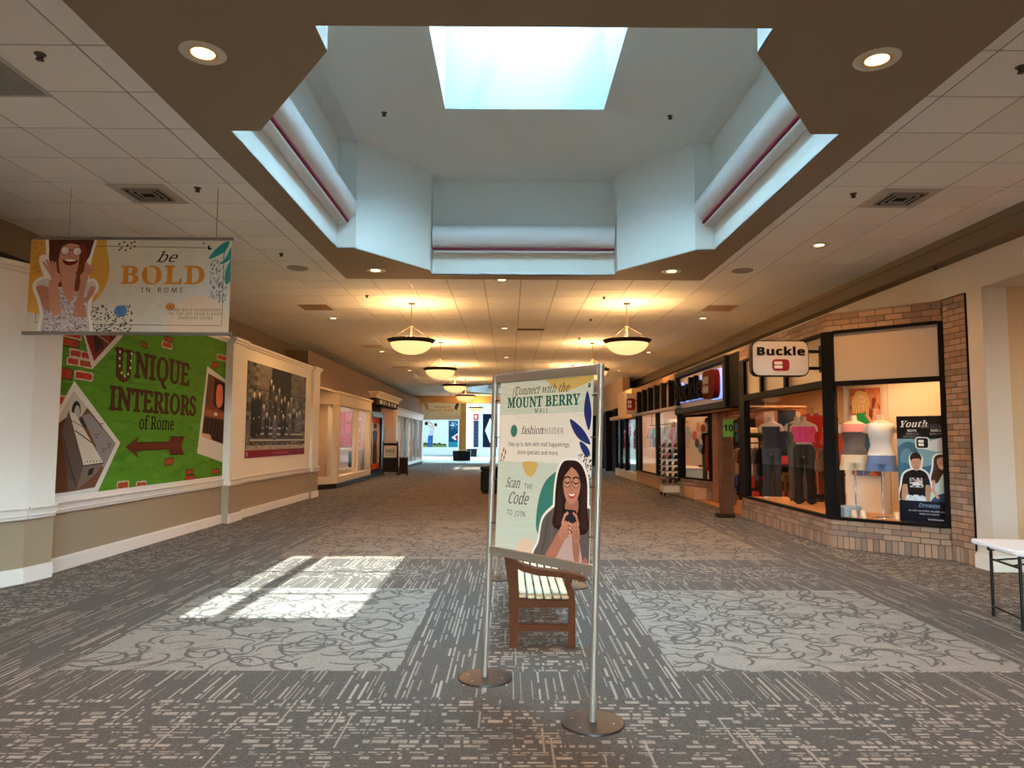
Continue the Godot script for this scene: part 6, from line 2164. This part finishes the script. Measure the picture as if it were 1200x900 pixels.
func furniture():
	poster_stand("free-standing silver poster stand reading Connect with the MOUNT BERRY MALL, in front of the bench", Vector2(-0.15, 4.735), Vector2(0.462, 4.01), 0.058, print_poster())
	poster_stand("second silver poster stand mostly hidden behind the front poster and bench", Vector2(-0.11, 8.03), Vector2(0.67, 7.62), 0.04, null)
	# bench seen from its end
	var brown := wood(Color8(74, 36, 14), Color8(92, 48, 20), "benchwood", 0.5, Vector3(10, 10, 1.2))
	var cream := wood(Color8(196, 180, 146), Color8(212, 198, 166), "benchslat", 0.55, Vector3(10, 10, 1.0))
	var t := thing("bench", "wooden bench with brown end frames and cream slats, behind the front poster stand", "bench", V(0.26, 0, 5.42))
	for e in 2:
		var z := 0.0 if e == 0 else -1.62
		var fr := func(pts: Array, called: String):
			var s := mb()
			prism(s, pts, z - 0.05, z + 0.0)
			put(called, s, brown, t)
		fr.call(P([-0.25, 0.0, -0.19, 0.0, -0.185, 0.2, -0.18, 0.38, -0.19, 0.55, -0.20, 0.70, -0.27, 0.92, -0.33, 0.92, -0.30, 0.70, -0.262, 0.45, -0.252, 0.2]), "leg")
		fr.call(P([0.185, 0.0, 0.24, 0.0, 0.24, 0.3, 0.236, 0.40, 0.21, 0.46, 0.225, 0.515, 0.16, 0.525, 0.16, 0.46, 0.185, 0.38, 0.19, 0.3]), "leg")
		fr.call(P([-0.19, 0.12, 0.187, 0.12, 0.187, 0.165, -0.19, 0.165]), "stretcher")
		fr.call(P([-0.185, 0.29, 0.19, 0.29, 0.19, 0.345, 0.1, 0.34, 0.0, 0.345, -0.185, 0.355]), "apron")
		var arm := mb()
		prism(arm, P([-0.27, 0.62, -0.16, 0.56, -0.05, 0.53, 0.08, 0.52, 0.20, 0.505, 0.30, 0.485, 0.325, 0.497, 0.31, 0.518, 0.2, 0.548, 0.08, 0.562, -0.05, 0.577, -0.16, 0.61, -0.27, 0.67]), z - 0.09, z + 0.02)
		put("armrest", arm, brown, t)
	for i in 6:
		var x := -0.155 + i * 0.064
		var y := 0.378 - 0.012 * sin(i / 5.0 * PI) + (0.0 if i < 5 else -0.012)
		put("seat_slat", lbx(x - 0.025, x + 0.025, y - 0.012, y + 0.012, -1.66, 0.012, 0.006), cream, t)
	for i in 5:
		var y := 0.50 + i * 0.085
		var x := -0.205 - (y - 0.5) * 0.26
		var s := mb()
		bbox(s, Vector3(x, y, -0.83), Vector3(0.022, 0.07, 1.62), 0.006, Basis(Vector3.BACK, 0.25))
		put("back_slat", s, cream, t)
	# folding table at the right edge
	var ft := thing("folding_table", "white folding table with black steel legs at the right edge before the alcove", "table", V(4.22, 0, 6.56), -0.17)
	put("tabletop", lbx(0.0, 1.83, 0.615, 0.66, 0.0, 0.76, 0.012), mat(226, 228, 232, 0.4), ft)
	var blk := mat(20, 20, 22, 0.4, 0.5)
	for x in [0.10, 1.70]:
		for z in [0.14, 0.62]:
			var s := mb()
			tube(s, [Vector3(x, 0.0, z), Vector3(x, 0.62, z)], 0.0135, 10)
			put("leg", s, blk, ft)
		var s2 := mb()
		tube(s2, [Vector3(x, 0.5, 0.14), Vector3(x, 0.5, 0.62)], 0.01, 8)
		put("cross_bar", s2, blk, ft)
		var s3 := mb()
		tube(s3, [Vector3(x, 0.09, 0.14), Vector3(x, 0.09, 0.62)], 0.01, 8)
		put("cross_bar", s3, blk, ft)
	for z in [0.2, 0.5]:
		var s := mb()
		tube(s, [Vector3(0.1, 0.5, z), Vector3(0.75, 0.6, 0.38)], 0.008, 8)
		put("brace", s, blk, ft)
	put("edge_clip", lbx(-0.006, 0.05, 0.598, 0.632, 0.30, 0.34, 0.006), blk, ft)
	# waste bin in the middle of the corridor
	var bn := thing("waste_bin", "black waste bin standing in mid corridor, half hidden by the poster stand", "bin", V(-0.5, 0, 20.4))
	put("body", lbx(-0.3, 0.3, 0.05, 0.66, -0.3, 0.3, 0.05), mat(22, 20, 22, 0.5), bn)
	put("lid", lbx(-0.32, 0.32, 0.66, 0.76, -0.32, 0.32, 0.03), mat(28, 26, 28, 0.5), bn)
	put("plinth", lbx(-0.26, 0.26, 0.0, 0.06, -0.26, 0.26), mat(30, 28, 28), bn)
	# shoe rack with its shoes
	var R0 := V(4.52, 0, 19.75)
	var sr := thing("shoe_rack", "chrome wheeled rack of shoes outside the louvred shop window", "rack", R0)
	var chrome := mat(120, 112, 104, 0.35, 0.7)
	put("tray", lbx(-0.3, 0.3, 0.1, 0.28, -0.25, 0.25, 0.01), mat(206, 186, 160, 0.6), sr)
	for x in [-0.27, 0.27]:
		for z in [-0.22, 0.22]:
			var s := mb()
			tube(s, [Vector3(x, 0.28, z), Vector3(x, 1.42, z)], 0.014, 8)
			put("post", s, chrome, sr)
			var wl := mb()
			lathe(wl, P([0.0, -0.018, 0.045, -0.018, 0.05, 0.0, 0.045, 0.018, 0.0, 0.018]), 14, Vector3(x, 0.05, z), Vector3.ZERO, Basis(Vector3.BACK, PI / 2))
			put("wheel", wl, mat(30, 28, 28), sr)
	for i in 7:
		put("shelf", lbx(-0.32, 0.32, 0.34 + i * 0.165, 0.352 + i * 0.165, -0.22, 0.22), chrome, sr)
		for j in 4:
			var s := mb()
			loft(s, [[Vector3(0, 0, 0), 0.042, 0.12], [Vector3(0, 0.03, 0), 0.043, 0.12], [Vector3(0, 0.055, -0.03), 0.036, 0.085], [Vector3(0, 0.1, -0.06), 0.032, 0.045]], 10)
			var sh := put("shoe", s, [mat(30, 26, 26, 0.5), mat(46, 36, 32, 0.6), mat(70, 56, 48, 0.6)][(i + j) % 3])
			sh.position = R0 + Vector3(-0.24 + j * 0.16, 0.354 + i * 0.165, 0.03)
			sh.rotation.y = -0.5
			tag(sh, "dark shoe on the chrome wheeled rack, %s tier up, %s from the left" % [["first", "second", "third", "fourth", "fifth", "sixth", "top"][i], ["first", "second", "third", "fourth"][j]], "shoe", "shoes on the wheeled rack")
	# tall wooden board with a green card at the entrance
	var wb := thing("wooden_board", "tall tapering dark wooden board with a green card on top at the shop entrance", "display board", V(4.36, 0, 14.36))
	var s := mb()
	prism(s, P([-0.11, 0.0, 0.13, 0.0, 0.13, 1.5, 0.06, 1.72, -0.02, 1.6, -0.06, 0.9, -0.14, 0.4]), -0.04, 0.04)
	put("board", s, wood(Color8(70, 40, 24), Color8(108, 66, 42), "boardwood"), wb)
	put("foot", lbx(-0.2, 0.14, 0.0, 0.07, -0.14, 0.14, 0.02), mat(50, 32, 24), wb)
	put("green_card", lbx(-0.06, 0.16, 1.6, 1.95, 0.042, 0.06, 0.01), mat(104, 150, 62, 0.6), wb)
	lettering("10", F_BOLD, 0.18, 0.008, mat(30, 36, 24), wb, Vector3(0.05, 1.78, 0.064))

# ---------------------------------------------------------------- fixtures
func fixtures():
	var warm := Color(1.0, 0.74, 0.45)
	var trim := mat(206, 196, 184, 0.4)
	# recessed downlights: x, d, ceiling height, radius, where
	var dl := [
		[-2.04, 4.53, SOFF, 0.13, "left front corner of the skylight soffit"], [2.45, 4.56, SOFF, 0.13, "right front corner of the skylight soffit"],
		[-2.04, 10.62, SOFF, 0.13, "left back corner of the skylight soffit"], [2.45, 10.59, SOFF, 0.13, "right back corner of the skylight soffit"],
		[-0.13, 11.36, CEIL, 0.11, "tile ceiling just past the middle of the soffit"], [4.09, 9.21, CEIL, 0.11, "tile ceiling above the diagonal brick window"],
		[-3.8, 15.15, CEIL, 0.11, "tile ceiling left of the first left pendant"], [4.11, 14.94, CEIL, 0.11, "tile ceiling above the hanging rounded sign"],
		[-0.12, 16.42, CEIL, 0.11, "centre line of the ceiling beside the linear grille"], [-3.8, 21.0, CEIL, 0.11, "left ceiling above the cream shop, nearest of three"],
		[-3.8, 26.86, CEIL, 0.11, "left ceiling above the cream shop, middle of three"], [-3.82, 32.8, CEIL, 0.11, "left ceiling above the cream shop, farthest of three"],
		[-0.1, 22.37, CEIL, 0.11, "centre line of the ceiling, second past the grille"], [4.12, 20.9, CEIL, 0.11, "right ceiling above the box sign"],
		[4.12, 26.63, CEIL, 0.11, "right ceiling above the louvred fascia"], [-0.1, 28.3, CEIL, 0.11, "centre line of the ceiling, third past the grille"],
		[-4.4, 1.5, CEIL, 0.11, "tile ceiling behind the camera on the left"], [4.4, 1.5, CEIL, 0.11, "tile ceiling behind the camera on the right"],
		[0.2, 0.5, CEIL, 0.11, "tile ceiling behind the camera on the centre line"], [-3.4, -4.0, CEIL, 0.11, "tile ceiling by the entrance doors on the left"], [3.4, -4.0, CEIL, 0.11, "tile ceiling by the entrance doors on the right"],
	]
	for q in dl:
		var t := thing("downlight", "round recessed downlight in the %s" % q[4], "downlight", V(q[0], q[2], q[1]))
		var r: float = q[3]
		var s := mb()
		lathe(s, P([r * 0.74, 0.002, r * 0.78, -0.010, r * 1.08, -0.010, r * 1.14, -0.002, r * 1.14, 0.0]), 32, Vector3.ZERO, Vector3(0, 0.5, 0))
		put("trim_ring", s, trim, t)
		var l := mb()
		disc(l, Vector3(0, -0.003, 0), r * 0.75, 28, Vector3.DOWN)
		put("lens", l, glow(Color(1.0, 0.86, 0.62), 3.0, "downlens"), t)
		var bf := mb()
		lathe(bf, P([r * 0.58, -0.0045, r * 0.80, -0.006]), 28, Vector3.ZERO, Vector3(0, 0.5, 0))
		put("baffle", bf, mat(226, 190, 120, 0.5), t)
		spot("downlight_beam", V(q[0], q[2] - 0.02, q[1]), Vector3.DOWN, 4.5 if q[3] > 0.12 else 2.6, warm, 75, r * 0.6)
	# bowl pendants
	var pd := [[-1.87, 13.4, "first on the left"], [2.22, 13.3, "first on the right"], [-1.85, 18.9, "second on the left"], [2.22, 18.9, "second on the right, behind the poster"], [-1.9, 24.7, "third on the left"], [2.22, 24.7, "third on the right"], [-1.9, 30.6, "fourth on the left"], [2.22, 30.6, "fourth on the right"], [-1.9, -1.6, "on the left behind the camera"], [2.2, -1.6, "on the right behind the camera"], [-1.9, -6.4, "by the entrance doors on the left"], [2.2, -6.4, "by the entrance doors on the right"], [-2.0, 42.4, "last on the left before the bright court"]]
	var bronze := mat(58, 44, 36, 0.4, 0.6)
	for q in pd:
		var t := thing("pendant_lamp", "frosted bowl pendant lamp with a dark rim, %s" % q[2], "pendant lamp", V(q[0], CEIL, q[1]))
		var s := mb()
		var prof := []
		for i in 13:
			var a := PI / 2 * i / 12.0
			prof.append(Vector2(0.40 * sin(a), -0.74 - 0.25 * cos(a)))
		lathe(s, prof, 36, Vector3.ZERO, Vector3(0, -0.7, 0))
		put("bowl", s, glow(Color(1.0, 0.83, 0.54), 0.66, "bowl"), t)
		var r := mb()
		lathe(r, P([0.395, -0.775, 0.42, -0.76, 0.455, -0.72, 0.46, -0.705, 0.44, -0.70, 0.40, -0.735, 0.395, -0.775]), 36, Vector3.ZERO, Vector3(0, -0.74, 0))
		put("rim", r, bronze, t)
		var st := mb()
		tube(st, [Vector3(0, -0.02, 0), Vector3(0, -0.97, 0)], 0.011, 8)
		put("stem", st, mat(150, 120, 84, 0.4, 0.6), t)
		var cn := mb()
		lathe(cn, P([0.07, 0.0, 0.065, -0.02, 0.03, -0.035, 0.0, -0.036]), 18, Vector3.ZERO, Vector3(0, 0.02, 0))
		put("canopy", cn, bronze, t)
		var hub := mb()
		lathe(hub, P([0.0, -0.42, 0.035, -0.43, 0.04, -0.45, 0.0, -0.47]), 12, Vector3.ZERO, Vector3(0, -0.445, 0))
		put("hub", hub, bronze, t)
		for k in 3:
			var a := TAU * k / 3.0 + 0.4
			var rd := mb()
			tube(rd, [Vector3(0.02 * cos(a), -0.45, 0.02 * sin(a)), Vector3(0.43 * cos(a), -0.71, 0.43 * sin(a))], 0.006, 6)
			put("rod", rd, bronze, t)
		for k in 3:
			var a := TAU * k / 3.0
			omni("pendant_light", V(q[0] + 0.12 * cos(a), CEIL - 0.62, q[1] + 0.12 * sin(a)), 0.46, Color(1.0, 0.78, 0.52), 0.08)
	# sprinkler heads
	var sp := [[-3.17, 4.61, CEIL, "front left tile ceiling beside the soffit"], [-3.23, 7.17, CEIL, "left tile ceiling beside the square diffuser"], [-3.2, 9.78, CEIL, "left tile ceiling beside the round speaker"], [3.59, 7.24, CEIL, "right tile ceiling beside the square diffuser"], [3.52, 4.7, CEIL, "front right tile ceiling by the photo's edge"], [-2.58, 12.67, CEIL, "tile ceiling before the first left pendant"], [1.71, 12.72, CEIL, "tile ceiling before the first right pendant"], [1.74, 15.12, CEIL, "tile ceiling past the first right pendant"], [1.78, 17.98, CEIL, "tile ceiling before the second right pendant"], [-1.6, 8.7, 5.655, "left slope of the skylight vault"], [2.03, 8.74, 5.655, "right slope of the skylight vault"], [5.64, 9.24, 3.845, "underside of the right dark fascia"]]
	var dkm := mat(40, 36, 34, 0.4, 0.6)
	for q in sp:
		var t := thing("sprinkler_head", "small dark sprinkler head on the %s" % q[3], "sprinkler", V(q[0], q[2], q[1]))
		var s := mb()
		lathe(s, P([0.038, 0.0, 0.034, -0.008, 0.014, -0.012, 0.012, -0.035]), 16, Vector3.ZERO, Vector3(0, -0.01, 0))
		put("escutcheon", s, mat(90, 84, 80, 0.4, 0.7), t)
		var d := mb()
		lathe(d, P([0.0, -0.036, 0.026, -0.038, 0.026, -0.042, 0.0, -0.044]), 14, Vector3.ZERO, Vector3(0, -0.04, 0))
		put("deflector", d, dkm, t)
		for sg in [-1.0, 1.0]:
			put("frame_arm", lbx(sg * 0.016 - 0.004, sg * 0.016 + 0.004, -0.04, -0.005, -0.004, 0.004), dkm, t)
	# round speakers
	for q in [[-3.22, 10.62, "left"], [3.545, 10.65, "right"]]:
		var t := thing("ceiling_speaker", "round grey ceiling speaker in the tiles at the %s back of the soffit" % q[2], "speaker", V(q[0], CEIL, q[1]))
		var s := mb()
		lathe(s, P([0.0, -0.006, 0.13, -0.007, 0.15, -0.012, 0.16, -0.006, 0.16, 0.0]), 28, Vector3.ZERO, Vector3(0, 0.3, 0))
		put("grille", s, mat(150, 142, 132, 0.7), t)
	# square diffusers with stepped vanes
	for q in [[-3.83, 7.36, "left ceiling above the hanging banner"], [4.15, 7.37, "right ceiling above the alcove"]]:
		var t := thing("air_diffuser", "square stepped air diffuser in the %s" % q[2], "air vent", V(q[0], CEIL, q[1]))
		put("plate", lbx(-0.30, 0.30, -0.008, 0.0, -0.30, 0.30, 0.003), mat(186, 178, 168, 0.6), t)
		for k in 3:
			var h := 0.19 - k * 0.055
			var s := mb()
			for e in 4:
				var b := Basis(Vector3.UP, PI / 2 * e)
				bbox(s, b * Vector3(0, -0.016, h), Vector3(h * 2, 0.016, 0.016), 0.003, b)
			put("vane", s, mat(150, 142, 132, 0.6), t)
		put("throat", lbx(-0.19, 0.19, -0.0095, -0.0085, -0.19, 0.19), mat(30, 28, 26), t)
	var gr := thing("return_grille", "pale square return air grille in the front left ceiling at the photo's edge", "air vent", V(-3.76, CEIL, 4.92))
	put("frame", lbx(-0.30, 0.30, -0.008, 0.0, -0.29, 0.29, 0.003), mat(190, 184, 176, 0.6), gr)
	for i in 20:
		put("blade", lbx(-0.26 + i * 0.027, -0.25 + i * 0.027, -0.014, -0.008, -0.25, 0.25), mat(140, 134, 126, 0.6), gr)
	var lg := thing("linear_grille", "dark narrow linear grille in the centre of the tile ceiling", "air vent", V(0.5, CEIL, 16.6))
	put("frame", lbx(-0.32, 0.32, -0.008, 0.0, -0.12, 0.12, 0.003), mat(120, 100, 80, 0.6), lg)
	for i in 12:
		put("blade", lbx(-0.28 + i * 0.048, -0.265 + i * 0.048, -0.016, -0.008, -0.09, 0.09), mat(70, 58, 48, 0.6), lg)
	for q in [[-3.83, 13.87, "left ceiling above the group photograph", 148, 116, 90], [4.11, 13.76, "right ceiling above the long clothes window", 170, 142, 112], [-3.85, 19.85, "left ceiling above the cream shop, nearer", 206, 190, 168], [-3.92, 25.6, "left ceiling above the cream shop, farther", 206, 190, 168], [3.4, 20.1, "right ceiling past the second right pendant", 110, 84, 62]]:
		var o := put("ceiling_vent", lbx(-0.29, 0.29, -0.008, 0.0, -0.3, 0.3, 0.003), mat(q[3], q[4], q[5], 0.7), self, V(q[0], CEIL, q[1]))
		tag(o, "plain square vent plate in the %s" % q[2], "air vent")
